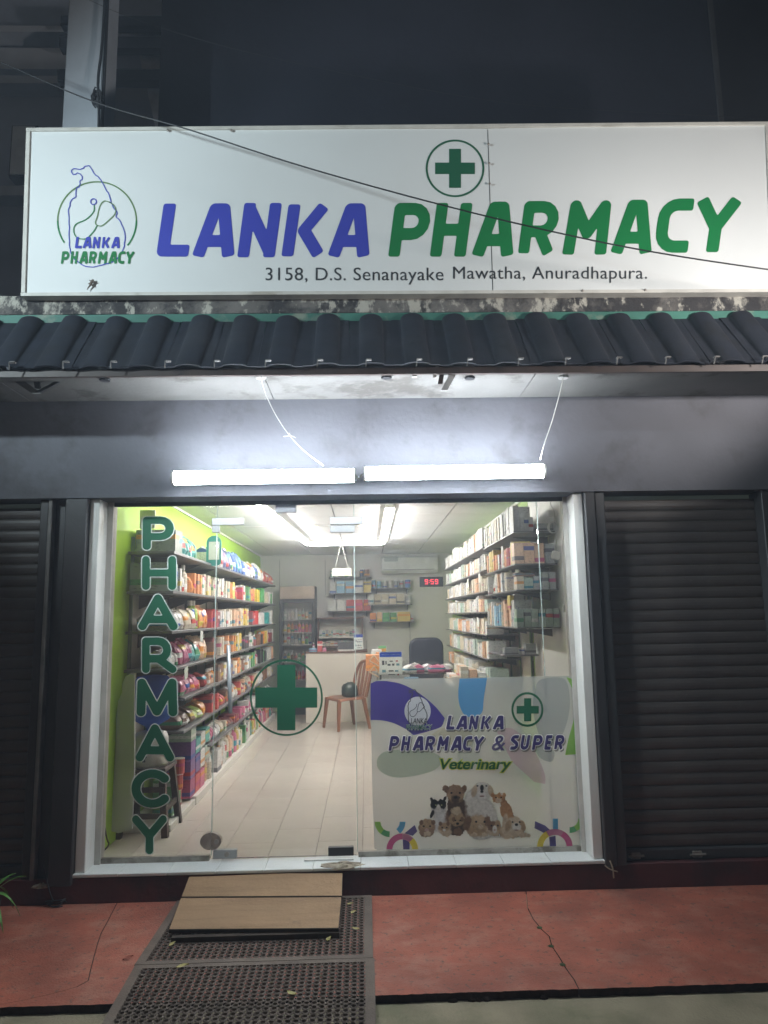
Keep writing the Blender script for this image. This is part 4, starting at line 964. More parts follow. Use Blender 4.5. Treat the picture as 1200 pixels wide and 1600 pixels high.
# ================================================================== LIGHTS IN THE SHOP CEILING
def batten_in(p0, p1, label, r=.017, ys=0, group='battens on the shop ceiling', hang=0):
    a, b = Vector(p0), Vector(p1); t = thing('fluorescent_light', tuple((a+b)/2), label, 'light', group); d = (b-a).normalized(); n = d.cross(Vector((0,0,1))).normalized()
    up = Vector((0,0,1)); MB().prism([a+n*.05+up*.02, a-n*.05+up*.02, a-n*.035+up*.052, a+n*.035+up*.052], b-a).build('housing', m_white, t)
    MB().tube([a+d*.01, b-d*.01], r, 10).build('tube', m_tubein, t, True)
    if hang: 
        for q in (a+d*.1, b-d*.1): MB().tube([q+up*.05, q+up*hang], .003, 5).build('hanging_wire', m_wire, t)
z = CZ-.055
yy = np.linspace(.55, 5.05, 5)
for i in range(4):
    f0, f1 = i/4, (i+1)/4; batten_in((-.99+.19*f0, yy[i]+.01, z), (-.99+.19*f1, yy[i+1]-.01, z), 'ceiling fluorescent batten in the left row, %s from the street' % ordw(i+1))
batten_in((-.78,5.12,z), (.24,5.12,z), 'ceiling fluorescent batten across the end of the left row', .012)
batten_in((.24,1.95,z), (.245,3.45,z), 'ceiling fluorescent batten in the right row, nearer the street', .02); batten_in((.245,3.5,z), (.25,5.02,z), 'ceiling fluorescent batten in the right row, farther from the street', .02)
for px, py, w in ((487,822,'second from the street on the left'),(502,846,'farthest on the left'),(566,847,'farthest on the right'),(570,820,'second from the street on the right'),(563,783,'nearest the street')):
    c = atz(px, py, CZ); t = thing('downlight', (c.x, c.y, CZ-.01), 'round warm recessed ceiling downlight, '+w, 'light', 'warm downlights')
    MB().lathe([(.085,-.012),(.09,-.004),(.09,0)], (c.x,c.y,CZ), 18).build('bezel', m_white, t); MB().lathe([(.066,-.016),(.07,-.013)], (c.x,c.y,CZ), 18).build('diffuser', m_down, t)

# ================================================================== SHELVING
def shelving(name, loc, label): return thing(name, loc, label, 'shelves')
lsh = shelving('wall_shelving', (XL, 3.4, FZ), 'long dark shelves of groceries and toiletries along the left wall')
rsh = shelving('wall_shelving', (XR, 3.4, FZ), 'long dark shelves packed with medicine boxes along the right wall')
XS = -1.425   # left shelf front
LZ = [2.20,1.905,1.61,1.335,1.085,.835,.56]
for z in LZ:
    for y0, y1 in ((.62,2.02),(2.03,4.2),(4.21,6.62)):
        if z < .6 and y0 < 2: continue
        if z < 1.2 and y0 < 2: y0 = 1.03
        MB().box(XL+.012, XS, y0, y1, z-.022, z, bev=.003).build('shelf', m_shelf, lsh)
        for y in (y0+.3, y1-.3): MB().prism([(XL+.012,y-.006,z-.024),(XS-.05,y-.006,z-.024),(XL+.012,y-.006,z-.13)], (0,.012,0)).build('bracket', m_dark2, lsh)
for y in np.arange(.72, 6.7, .42): MB().box(XL+.001, XL+.022, y, y+.022, .3, 2.32).build('upright', m_rail, lsh)
MB().box(XL, XS+.0, 1.5, 6.62, FZ, FZ+.07, bev=.004).build('plinth', m_white, lsh); MB().box(XL, XS-.01, .75, 1.495, FZ, FZ+.05, bev=.004).build('plinth', m_white, lsh)
RSEG = [((.62,2.02),[2.31,2.065,1.87,1.59]), ((2.03,5.45),[2.33,2.11,1.91,1.715,1.50,1.275,1.06])]
XRF = 1.125
for (y0, y1), zs in RSEG:
    for z in zs:
        MB().box(XRF, XR-.012, y0, y1, z-.011, z, bev=.002).build('shelf', m_shelf, rsh)
        for y in np.arange(y0+.25, y1, .9): MB().prism([(XR-.012,y-.006,z-.02),(XRF+.04,y-.006,z-.02),(XR-.012,y-.006,z-.08)], (0,.012,0)).build('bracket', m_shelf, rsh)
MB().box(XRF+.02, XR-.012, 1.35, 2.025, 1.335, 1.35, bev=.003).build('shelf', m_shelf, rsh)
for y in np.arange(1.6, 5.6, .45): MB().box(XR-.024, XR-.001, y, y+.02, .9, 2.36).build('upright', m_rail, rsh)

# ---- goods: unit meshes, scaled copies with their own colour
UM = {}
UM['box'] = MB().box(-.5,.5,-.5,.5,0,1).mesh('carton', m_carton); UM['med'] = MB().box(-.5,.5,-.5,.5,0,1).mesh('medicine_carton', m_med); NK0 = 0
for pvi in range(4):
    rp = random.Random(40+pvi); seg = 12; lean = rp.uniform(-.08,.08)
    prof = [(0,.30,.44),(.05,.42,.48),(.25,.47,.5),(.55,.44,.49),(.78,.30,.49),(.90,.10,.5),(.94,.035,.5),(1,.03,.5)]
    vs = []
    for zc, dx, dy in prof:
        for j in range(seg):
            a = 2*math.pi*j/seg; sq = lambda v: math.copysign(abs(v)**.38, v); n_ = .05*(1-zc*.5)
            vs.append((dx*sq(math.cos(a))+rp.uniform(-n_,n_)+lean*zc, dy*sq(math.sin(a))+rp.uniform(-n_,n_)*.6, min(1, max(0, zc+(rp.uniform(-.03,.03) if 0 < zc else 0)))))
    n = len(prof); UM['pouch%d' % pvi] = MB().add(vs, [(i*seg+j, i*seg+(j+1) % seg, (i+1)*seg+(j+1) % seg, (i+1)*seg+j) for i in range(n-1) for j in range(seg)]+[tuple(range(seg)), tuple(range((n-1)*seg, n*seg))]).mesh('pouch', m_pouch)
UM['bottle'] = MB().lathe([(.42,0),(.5,.03),(.5,.55),(.42,.68),(.2,.76),(.18,.82)], (0,0,0), 10).lathe([(.23,.821),(.23,1),], (0,0,0), 8, 1).mesh('bottle', [m_pouch, m_white])
UM['tin'] = MB().lathe([(.48,0),(.5,.02),(.5,.93),(.49,.95)], (0,0,0), 14).lathe([(.5,.951),(.5,1)], (0,0,0), 14, 1).mesh('tin', [m_carton, m_pgrey])
UM['roll'] = UM['tin']
CL = {'white':(.74,.74,.72),'cream':(.70,.62,.48),'orange':(.78,.27,.04),'yellow':(.75,.55,.07),'red':(.58,.035,.03),'pink':(.70,.12,.28),'magenta':(.45,.03,.16),'navy':(.02,.04,.20),'blue':(.05,.18,.55),'sky blue':(.22,.48,.70),'teal':(.03,.38,.36),'green':(.08,.36,.10),'lime':(.42,.60,.08),'brown':(.22,.10,.05),'grey':(.36,.38,.38),'pale green':(.45,.58,.50),'black':(.03,.03,.035),'purple':(.17,.06,.30),'dark red':(.25,.02,.03),'peach':(.80,.48,.28),'grey green':(.22,.27,.22)}
NK = {'med':'medicine_carton','box':'carton','pouch':'pouch','bottle':'bottle','tin':'tin','roll':'roll'}
def item(kind, col, size, loc, label, cat, group=None, rot=0, tilt=0, name=None):
    o = bpy.data.objects.new(name or NK[kind], UM[kind] if kind != 'pouch' else UM['pouch%d' % random.randint(0,3)]); COL.objects.link(o); o.location = loc; o.scale = size; o.rotation_euler = (0, tilt, rot)
    c = CL[col]; g_ = sum(c)/3; c = tuple(v*.82+(g_*.4+.30)*.18 for v in c); j = random.uniform(.88, 1.1)
    o.color = (min(1,c[0]*j), min(1,c[1]*j), min(1,c[2]*j), 1)
    return tag(o, label, cat, group)
LV = ['top','second','third','fourth','fifth','sixth','lowest']
def row(side, z, lv, y0, y1, kinds, pal, wr_, hr, dr, fill, st, first=0):
    """goods along a shelf; side -1 left wall, +1 right wall. returns count"""
    y = y0; k = first
    run = None; left = 0
    while y < y1-.02:
        if left <= 0: run = (random.choice(kinds), random.choice(pal), random.uniform(*wr_), random.uniform(*hr), random.uniform(*dr)); left = random.randint(1, 4)
        kind, col, w, h, d = run; left -= 1
        w *= random.uniform(.95,1.05)
        if random.random() < fill:
            k += 1
            x = (XS-.015-d/2-random.uniform(0,.02)) if side < 0 else (XRF+.012+d/2+random.uniform(0,.02))
            wall = 'left' if side < 0 else 'right'
            lab = '%s %s, %s from the street on the %s shelf, %s wall' % (col, NK[kind] if kind != 'box' else ('carton' if side < 0 else 'medicine carton'), ordw(k), LV[lv], wall)
            if len(lab.split()) > 16: lab = lab.replace(' of the '+wall+' wall', ', '+wall+' wall')
            ww = min(w, d, .09) if kind in ('bottle','tin') else None
            st.append((y, kind, col, (ww or d, ww or w*.95, h*random.uniform(.96,1.04)), (x, y+w/2, z), lab, NK[kind], 'goods on the %s wall shelves' % wall, random.uniform(-.06,.06)))
        y += (min(w, d, .09) if kind in ('bottle','tin') else w)+random.uniform(.0,.004)
    return k
sl_, sr_ = [], []
# left wall: near bay then far bay, level by level
k = row(-1, LZ[0], 0, .70, .95, ['box'], ['grey green'], (.12,.13), (.16,.2), (.26,.3), 1, sl_); k = row(-1, LZ[0], 0, 1.0, 1.55, ['pouch'], ['teal','pale green'], (.10,.13), (.19,.22), (.2,.26), 1, sl_, k)
k = row(-1, LZ[0], 0, 2.1, 2.35, ['pouch'], ['white'], (.08,.1), (.18,.2), (.18,.2), 1, sl_, k); k = row(-1, LZ[0], 0, 2.35, 5.6, ['pouch'], ['white','navy','white','blue'], (.09,.13), (.19,.25), (.15,.2), 1, sl_, k); k = row(-1, LZ[0], 0, 5.6, 6.5, ['pouch'], ['red','orange','white'], (.14,.2), (.15,.2), (.2,.24), 1, sl_, k)
k = row(-1, LZ[1], 1, .66, .86, ['box'], ['grey green'], (.09,.1), (.2,.22), (.3,.32), 1, sl_); k = row(-1, LZ[1], 1, .88, 1.3, ['box','bottle','pouch'], ['white','peach','white','cream'], (.05,.08), (.17,.24), (.14,.2), 1, sl_, k)
k = row(-1, LZ[1], 1, 1.3, 1.65, ['pouch','box'], ['orange','navy','peach'], (.05,.09), (.17,.24), (.2,.24), 1, sl_, k); k = row(-1, LZ[1], 1, 1.65, 2.6, ['box'], ['white','cream','yellow'], (.04,.06), (.15,.2), (.14,.2), 1, sl_, k); k = row(-1, LZ[1], 1, 2.6, 6.5, ['box','bottle','box'], ['orange','white','yellow','cream','green','red','peach','white'], (.05,.08), (.15,.2), (.12,.18), .97, sl_, k)
k = row(-1, LZ[2], 2, .70, 1.0, ['box','pouch'], ['grey','grey green','white'], (.08,.12), (.14,.2), (.2,.3), 1, sl_); k = row(-1, LZ[2], 2, 1.0, 1.45, ['bottle','pouch','roll'], ['white','navy','cream','white'], (.1,.12), (.15,.22), (.12,.2), 1, sl_, k); k = row(-1, LZ[2], 2, 1.45, 1.62, ['bottle'], ['lime'], (.12,.12), (.24,.25), (.12,.12), 1, sl_, k)
k = row(-1, LZ[2], 2, 1.64, 1.98, ['pouch'], ['red','orange'], (.12,.15), (.2,.24), (.16,.2), 1, sl_, k); k = row(-1, LZ[2], 2, 2.1, 2.5, ['box','bottle'], ['dark red','red'], (.05,.07), (.14,.17), (.12,.16), 1, sl_, k); k = row(-1, LZ[2], 2, 2.5, 6.5, ['bottle','box','box'], ['white','teal','yellow','dark red','cream','white','red','peach'], (.05,.07), (.15,.2), (.1,.16), .97, sl_, k)
k = row(-1, LZ[3], 3, .70, .98, ['pouch'], ['white','dark red'], (.1,.13), (.12,.16), (.2,.26), 1, sl_); k = row(-1, LZ[3], 3, .98, 1.4, ['pouch'], ['pink','magenta'], (.12,.16), (.18,.22), (.2,.24), 1, sl_, k); k = row(-1, LZ[3], 3, 1.4, 1.58, ['pouch'], ['teal'], (.14,.15), (.18,.2), (.2,.22), 1, sl_, k); k = row(-1, LZ[3], 3, 1.58, 1.98, ['pouch'], ['peach','red'], (.13,.15), (.2,.22), (.2,.22), 1, sl_, k)
k = row(-1, LZ[3], 3, 2.1, 6.5, ['box','bottle','box'], ['yellow','orange','dark red','white','cream','peach','red','brown','black'], (.05,.08), (.13,.19), (.1,.16), .96, sl_, k)
k = 0; k = row(-1, LZ[4], 4, 1.05, 1.98, ['pouch'], ['pink','magenta','red','white','pink'], (.09,.14), (.13,.18), (.2,.24), .95, sl_, k); k = row(-1, LZ[4], 4, 2.1, 6.5, ['box','bottle','box'], ['white','cream','orange','brown','white','black','peach','green'], (.05,.08), (.13,.18), (.1,.16), .96, sl_, k)
k = row(-1, LZ[5], 5, 1.06, 1.98, ['pouch'], ['peach','cream','brown','orange','lime'], (.11,.16), (.09,.14), (.2,.26), 1, sl_); k = row(-1, LZ[5], 5, 2.1, 6.5, ['box','pouch','pouch'], ['peach','brown','white','red','cream','white'], (.06,.1), (.1,.16), (.12,.2), .93, sl_, k)
k = row(-1, LZ[6], 6, 2.1, 6.5, ['box','pouch'], ['white','dark red','white','pink','cream'], (.06,.1), (.08,.14), (.12,.2), .9, sl_)
# right wall
W_ = ['white','white','cream','white','white','peach','cream','pale green']
(ya, yb), zn = RSEG[0]; (yc, yd), zf = RSEG[1]
k = row(1, zn[0], 0, .80, 2.0, ['box'], ['white','white','cream','white'], (.045,.055), (.17,.24), (.13,.18), 1, sr_); row(1, zf[0], 0, 2.05, 5.4, ['box'], ['white','cream','white','white','peach'], (.05,.075), (.12,.22), (.12,.18), .97, sr_, k)
k = row(1, zn[1], 1, .80, 2.0, ['box'], ['white','peach','red','white','orange','pink','yellow'], (.03,.05), (.12,.19), (.12,.16), 1, sr_); row(1, zf[1], 1, 2.05, 5.4, ['box'], W_+['peach','grey'], (.05,.065), (.12,.17), (.12,.18), .95, sr_, k)
k = row(1, zn[2], 2, .80, 2.0, ['box','bottle'], ['white','yellow','peach','white','cream','white'], (.03,.05), (.14,.19), (.1,.14), .97, sr_); row(1, zf[2], 2, 2.05, 5.4, ['box'], W_, (.05,.065), (.12,.16), (.12,.18), .97, sr_, k)
k = row(1, zn[3], 3, .80, 2.0, ['box'], ['white','peach','cream','white','sky blue','white','cream'], (.03,.05), (.17,.21), (.12,.16), 1, sr_); row(1, zf[3], 3, 2.05, 5.3, ['box'], W_+['cream'], (.05,.065), (.11,.16), (.12,.18), .97, sr_, k); 
row(1, zf[4], 4, 2.05, 5.3, ['box'], W_+['cream','peach'], (.05,.065), (.10,.15), (.12,.18), .97, sr_)
row(1, zf[5], 5, 2.05, 5.3, ['box'], W_+['cream','peach'], (.05,.065), (.12,.17), (.12,.18), .97, sr_)
row(1, zf[6], 6, 2.05, 5.3, ['box'], W_, (.06,.08), (.1,.14), (.12,.18), .9, sr_)
def put(lst, cap, name, lab):
    lst.sort(key=lambda q: q[0]); 
    for (y, kind, col, size, loc, l_, cat, grp, rot) in lst[:cap]: item(kind, col, size, loc, l_, cat, grp, rot)
    return lst[cap:]
def stuff_rest(rest, name, label):
    bycol = {}
    mb = MB(); ms = []; ci = {}
    for (y, kind, col, size, loc, *_r) in rest:
        if col not in ci:
            ci[col] = len(ms); ms.append(mat('pack_'+col.replace(' ','_'), CL[col], .5, .25, 25))
        mb.box(loc[0]-size[0]/2, loc[0]+size[0]/2, loc[1]-size[1]/2, loc[1]+size[1]/2, loc[2], loc[2]+size[2], ci[col])
    if rest: tag(mb.build(name, ms), label, 'goods', None, 'stuff')
cnt = lambda l, k_: [q for q in l if q[1] == k_]
ll = sorted(cnt(sl_, 'box'), key=lambda q: q[0]); lr = sorted(cnt(sr_, 'box'), key=lambda q: q[0])
print('left', len(ll), 'right', len(lr))
for q in ll[:150]: item(q[1], q[2], q[3], q[4], q[5], q[6], q[7], q[8])
for q in lr[:290]: item('med', q[2], q[3], q[4], q[5], 'medicine carton', q[7], q[8], name='medicine_carton')
stuff_rest(ll[150:], 'distant_goods', 'small cartons at the far end of the left wall shelves')
stuff_rest(lr[290:], 'distant_goods', 'small medicine cartons at the far end of the right wall shelves')
for kd in ('pouch','bottle','tin','roll'):
    for q in cnt(sl_, kd)+cnt(sr_, kd): item(q[1], q[2], q[3], q[4], q[5], q[6], q[7], q[8])
# cartons facing the street at the near ends of the right shelves
def face_row(z, boxes, y, dp, lab):
    for i, (x0, x1, h, col) in enumerate(boxes):
        item('box', col, (x1-x0-.003, dp, h), ((x0+x1)/2, y, z), lab % (col, ordw(i+1)), 'carton', 'cartons facing the street on the right shelves')
face_row(zn[0], [(1.13,1.175,.20,'white'),(1.175,1.215,.17,'white'),(1.215,1.25,.14,'white'),(1.25,1.285,.11,'white'),(1.30,1.44,.06,'grey')], .70, .12, '%s carton facing the glass, top right shelf, %s from the left')
face_row(zn[1], [(1.13,1.205,.16,'peach'),(1.207,1.285,.16,'peach'),(1.287,1.36,.155,'peach'),(1.37,1.44,.15,'grey')], .70, .10, '%s carton facing the glass, second right shelf, %s from the left')
face_row(zn[2], [(1.14,1.195,.10,'cream'),(1.197,1.265,.09,'pale green'),(1.267,1.31,.10,'grey'),(1.33,1.385,.13,'grey'),(1.387,1.44,.13,'grey')], .70, .10, '%s carton facing the glass, third right shelf, %s from the left')
face_row(zn[2]+.1005, [(1.13,1.28,.025,'brown')], .70, .10, '%s carton lying flat on others on the third right shelf, %s from left')
face_row(zn[3], [(1.125,1.18,.135,'pale green'),(1.182,1.235,.135,'pale green'),(1.237,1.29,.135,'pale green'),(1.292,1.345,.135,'pale green'),(1.347,1.40,.135,'pale green'),(1.402,1.45,.135,'pale green')], .69, .10, '%s carton facing the glass, lowest near right shelf, %s from the left')
face_row(1.35, [(1.16,1.28,.06,'grey'),(1.30,1.33,.05,'white'),(1.34,1.43,.09,'grey')], 1.40, .1, '%s carton on the short shelf above the banner, %s from its left end')
face_row(zn[3]+.1355, [(1.13,1.165,.11,'yellow'),(1.17,1.25,.12,'white')], .95, .1, '%s carton behind the pale green row on the right shelf, %s from the left')
# price cards hanging from shelf edges
for i, (x, y, z) in enumerate(((XS+.003,1.55,1.56),(XS+.003,1.05,1.29),(XRF-.002,2.3,2.06),(XRF-.002,3.1,2.05),(XRF-.002,2.5,1.63),(XRF-.002,4.2,1.84))):
    o = MB().box(x-.0012, x+.0012, y-.05, y+.05, z-.06, z+.03).build('price_card', m_vwhite); o.rotation_euler = (random.uniform(-.2,.2), 0, 0)
    tag(o, 'white price card hanging on a %s shelf edge, %s from the street' % (('left','right')[i > 1], ordw(i+1 if i < 2 else i-1)), 'card')
# floor goods on the left plinth
fz = FZ+.07
def fl(kind, col, x, y, w, d, h, lab, z=fz, cat=None): item(kind, col, (w, d, h), (x, y, z), lab, cat or NK[kind])
for i, (y, z) in enumerate(((1.02,0),(1.02,.135),(1.17,0))): fl('box','green',-1.56,y,.14,.13,.13,'green and white tissue pack by the stool, '+('lower front','upper front','behind')[i], FZ+.05+z)
for i in range(3): fl('roll','red',-1.55+.01*i,1.32+.0*i,.09,.09,.12,'red tin in a column on the floor, %s from the bottom' % ordw(i+1), FZ+.05+.121*i)
for i, (y, z, c) in enumerate(((1.5,0,'magenta'),(1.5,.15,'purple'),(1.5,.3,'purple'),(1.68,0,'red'),(1.68,.16,'purple'),(1.86,0,'pink'),(1.86,.17,'white'))): fl('box',c,-1.56,y,.2,.16,.145,'%s soap carton stacked low by the left wall, %s in the group' % (c, ordw(i+1)), fz+z)
for i, (y, z) in enumerate(((1.5,.45),(1.68,.32),(1.86,.34),(2.04,.2),(2.04,.35))): fl('box',('pale green','teal','white')[i % 3],-1.56,y,.2,.17,.12,'%s roll pack on the low stack by the left wall, %s from the street' % (('pale green','teal','white')[i % 3], ordw(i+1)), fz+z)
fl('box','white',-1.5,2.5,.12,.2,.2,'blue and white carton on the floor before the lotion bottles')
y = 2.05; i = 0
while y < 6.5:
    kd = 'bottle' if y < 3.6 else random.choice(['bottle','box','pouch','box']); c = random.choice(['white','cream','peach','white']) if y < 3.4 else random.choice(['pink','yellow','white','teal','purple','red','cream','green']); i += 1
    w = random.uniform(.08,.11); h = random.uniform(.22,.30) if kd == 'bottle' else random.uniform(.14,.22)
    if not 2.38 < y < 2.62: fl(kd, c, -1.50+random.uniform(-.01,.01), y, w, w, h, '%s %s on the floor plinth, %s from the street, left wall' % (c, NK[kd], ordw(i)))
    y += w+random.uniform(.005,.03)

# ================================================================== BACK OF THE SHOP
# fridge
ax0, ax1 = at(437,930,6.9).x, at(492,930,6.9).x; ztp, zdv = at(460,916,6.9).z, at(460,937,6.9).z
fg = thing('drinks_fridge', ((ax0+ax1)/2, 7.1, FZ), 'tall glass door drinks fridge with dark frame at the back left', 'fridge')
MB().box(ax0, ax0+.03, 6.9, 7.38, FZ, ztp).box(ax1-.03, ax1, 6.9, 7.38, FZ, ztp).box(ax0+.031, ax1-.031, 7.34, 7.38, FZ, ztp).box(ax0+.031, ax1-.031, 6.9, 7.339, FZ, FZ+.16).box(ax0+.031, ax1-.031, 6.9, 7.339, ztp-.03, ztp).build('cabinet', m_dark2, fg)
MB().box(ax0+.005, ax1-.005, 6.885, 6.899, zdv+.01, ztp-.005, bev=.003).build('header_panel', mat('fridge_header', (.48,.38,.30), .5), fg)
dfr = MB()
for b in ((ax0,ax0+.045,FZ+.12,zdv),(ax1-.045,ax1,FZ+.12,zdv),(ax0+.046,ax1-.046,zdv-.05,zdv),(ax0+.046,ax1-.046,FZ+.12,FZ+.18)): dfr.box(b[0],b[1],6.865,6.898,b[2],b[3])
dr = dfr.build('door', m_dark, fg); MB().box(ax0+.046, ax1-.046, 6.88, 6.884, FZ+.18, zdv-.05).build('pane', m_glass, dr)
MB().box(ax0+.035, ax1-.035, 7.30, 7.335, FZ+.17, zdv).build('liner', m_pgrey, fg)
fi = 0
for lv, (py) in enumerate((968,988,1007,1034,1062,1090)):
    z = at(460, py, 6.95).z
    MB().box(ax0+.035, ax1-.035, 6.92, 7.29, z-.012, z).build('rack', m_wirew, fg)
    for x in np.arange(ax0+.08, ax1-.06, .058):
        fi += 1; c = random.choice([['white','green','cream','pale green'],['red','white','orange','pink'],['green','white','grey','pale green'],['brown','white','yellow','green'],['red','pink','orange','dark red'],['white','sky blue','green','red']][lv])
        item('bottle', c, (.052,.052,random.uniform(.15,.19)), (x, 6.98, z+.001), '%s drink bottle in the fridge, %s rack, %s from the left' % (c, ORD[lv+1], ordw(int(round((x-ax0-.08)/.058))+1)), 'bottle', 'bottles in the fridge')
# white counter
wx0, wx1 = at(478,1100,6.0).x, at(574,1100,6.0).x; wz = at(478,1019,6.0).z
wc = thing('white_counter', ((wx0+wx1)/2, 6.3, FZ), 'plain white counter at the back of the shop behind the brown chair', 'counter')
MB().box(wx0, wx1, 6.0, 6.6, FZ, wz-.02, bev=.004).build('body', m_cream, wc); MB().box(wx0-.012, wx1+.012, 5.985, 6.61, wz-.019, wz, bev=.003).build('top', m_cab, wc)
# brown cabinet behind it
bx0, bx1 = at(496,990,7.1).x, at(567,990,7.1).x; bz0, bz1 = .9, at(530,967,7.1).z
cb = thing('open_cabinet', ((bx0+bx1)/2, 7.2, FZ), 'brown open cabinet with medicine shelves against the back wall', 'cabinet')
MB().box(bx0, bx0+.02, 7.1, 7.39, FZ, bz1).build('side_panel', m_cab, cb); MB().box(bx1-.02, bx1, 7.1, 7.39, FZ, bz1).build('side_panel', m_cab, cb); MB().box(bx0+.021, bx1-.021, 7.36, 7.39, FZ, bz1).build('back_panel', m_cream, cb)
MB().box(bx0-.015, bx1+.015, 7.09, 7.39, bz1+.001, bz1+.025).build('top', m_cab, cb)
for z in (1.22, 1.37): MB().box(bx0+.021, bx1-.021, 7.105, 7.355, z-.022, z).build('shelf', m_cab if z < 1.3 else m_cream, cb)
ii = 0
for z, hh in ((1.22,.1),(1.37,.14)):
    x = bx0+.05
    while x < bx1-.06:
        w = random.uniform(.03,.06); ii += 1; c = random.choice(['white','white','cream','pale green','grey']); item('box', c, (w*.92,.1,random.uniform(.5,1)*hh), (x, 7.18, z+.001), '%s small box in the brown cabinet, %s from the left' % (c, ordw(ii)), 'box', 'boxes in the brown cabinet'); x += w+.004
ct = (wx0+wx1)/2
def on_counter(kind, col, px, w, d, h, lab, Y=6.12, cat=None): item(kind, col, (w, d, h), (at(px,1010,Y).x, Y, wz+.001), lab, cat or NK[kind])
on_counter('box','sky blue',489,.11,.1,.05,'sky blue box at the left end of the white counter'); on_counter('bottle','white',490,.04,.04,.13,'small white bottle behind the sky blue box', 6.22)
on_counter('box','red',500,.07,.08,.15,'red and orange carton standing on the white counter'); on_counter('box','pink',507,.05,.05,.05,'small pink box beside the red carton')
on_counter('box','black',541,.24,.12,.13,'black card machine box on the white counter'); on_counter('box','white',542,.14,.1,.035,'white open tissue box behind the black box', 6.4)
def stand(px0, px1, py0, py1, Y, label):
    a = at(px0, py1, Y); b = at(px1, py0, Y); t = thing('counter_poster', ((a.x+b.x)/2, Y, a.z), label, 'sign', 'blue and white counter posters')
    w = b.x-a.x; h = b.z-a.z
    MB().box(a.x, b.x, Y, Y+.006, a.z, b.z).prism([(a.x,Y+.006,a.z),(a.x,Y+.09,a.z),(a.x,Y+.006,a.z+.1)], (w,0,0)).build('board', m_vwhite, t)
    q = lambda u0, u1, v0, v1, m, n='print': MB().box(a.x+w*u0, a.x+w*u1, Y-.0015, Y-.0003, a.z+h*v0, a.z+h*v1).build(n, m, t)
    q(.02,.98,.80,.99, mat('poster_blue', (.02,.07,.42), .4), 'header'); 
    text_mb('Genuine products', (a.x+w*.08, a.x+w*.92, a.z+h*.92, a.z+h*.87), lambda x, z: Vector((x, Y-.0025, z)), offset=.01).build('header_text', m_vwhite, t) if False else q(.1,.9,.885,.905, m_vwhite, 'header_line')
    for (u, v, uw, vh, m) in ((.12,.50,.10,.17,m_ink),(.27,.52,.05,.13,m_ink),(.45,.62,.14,.04,m_ink),(.72,.62,.10,.05,mat('poster_red',(.4,.03,.05))),(.36,.47,.13,.07,m_ink),(.56,.47,.10,.08,m_ink),(.74,.47,.14,.08,mat('poster_teal',(.1,.25,.3))),(.12,.22,.16,.10,mat('poster_teal',(.1,.25,.3))),(.40,.25,.22,.05,m_ink),(.68,.24,.15,.06,mat('poster_teal',(.1,.25,.3))),(.38,.12,.3,.03,m_ink),(.78,.10,.08,.06,MATS['poster_red'])): q(u,u+uw,v,v+vh,m)
stand(553,567,991,1015,6.05,'small blue and white poster standing on the white counter')
# hanging white sign and emergency light
a = at(519,900,5.3); b = at(549,888,5.3)
hs = thing('hanging_sign', ((a.x+b.x)/2, 5.3, a.z), 'small bright cream sign hanging on two strings from the ceiling', 'sign')
o = MB().box(a.x, b.x, 5.29, 5.31, a.z, b.z, bev=.003).build('board', mat('sign_cream', (.85,.82,.70), .5), hs); 
cz_ = at(533,849,5.3)
for x in (a.x+.04, b.x-.04): MB().tube([(x,5.3,b.z),(cz_.x,5.3,min(cz_.z,CZ-.01))], .003, 5).build('string', m_wirew, hs)
# air conditioner
a = at(596,896,7.18); b = at(684,868,7.18)
ac = thing('air_conditioner', ((a.x+b.x)/2, 7.3, a.z), 'white split air conditioner high on the back wall', 'air conditioner')
MB().prism([(a.x,7.38,a.z+.03),(a.x,7.24,a.z),(a.x,7.18,a.z+.05),(a.x,7.18,b.z-.03),(a.x,7.22,b.z),(a.x,7.38,b.z)], (b.x-a.x,0,0)).build('casing', mat('ac_white', (.62,.63,.62), .4), ac)
MB().box(a.x+.03, b.x-.06, 7.172, 7.179, a.z+.055, a.z+.062).build('louvre_line', m_dark2, ac); MB().box(a.x+.05, a.x+.28, 7.168, 7.179, b.z-.09, b.z-.01).build('vent', mat('ac_vent', (.35,.38,.4), .5), ac)
# clock 9:59
a = at(656,917,7.36); b = at(692,901,7.36)
ck = thing('digital_clock', ((a.x+b.x)/2, 7.37, a.z), 'dark digital wall clock reading 9:59 in red figures', 'clock')
MB().box(a.x, b.x, 7.36, 7.395, a.z, b.z, bev=.004).build('case', m_navy, ck)
SEG = {'9':'abcdfg','5':'acdfg'}
def seg7(ch, x, z, w, h):
    mb = MB(); t = w*.17
    S7 = {'a':(x,x+w,z+h-t,z+h),'d':(x,x+w,z,z+t),'g':(x,x+w,z+h/2-t/2,z+h/2+t/2),'f':(x,x+t,z+h/2,z+h),'b':(x+w-t,x+w,z+h/2,z+h),'e':(x,x+t,z,z+h/2),'c':(x+w-t,x+w,z,z+h/2)}
    for s in SEG[ch]: u = S7[s]; k_ = {'a':0,'d':0,'g':.0004,'f':.0008,'b':.0008,'e':.0012,'c':.0012}[s]; mb.box(u[0],u[1],7.354-k_,7.358,u[2],u[3])
    mb.build('digit', m_led, ck)
W7 = b.x-a.x; H7 = b.z-a.z
for ch, u in (('9',.22),('5',.47),('9',.66)): seg7(ch, a.x+W7*u, a.z+H7*.26, W7*.125, H7*.48)
for v in (.40,.58): MB().box(a.x+W7*.395, a.x+W7*.415, 7.354, 7.358, a.z+H7*v, a.z+H7*(v+.08)).build('colon_dot', m_led, ck)
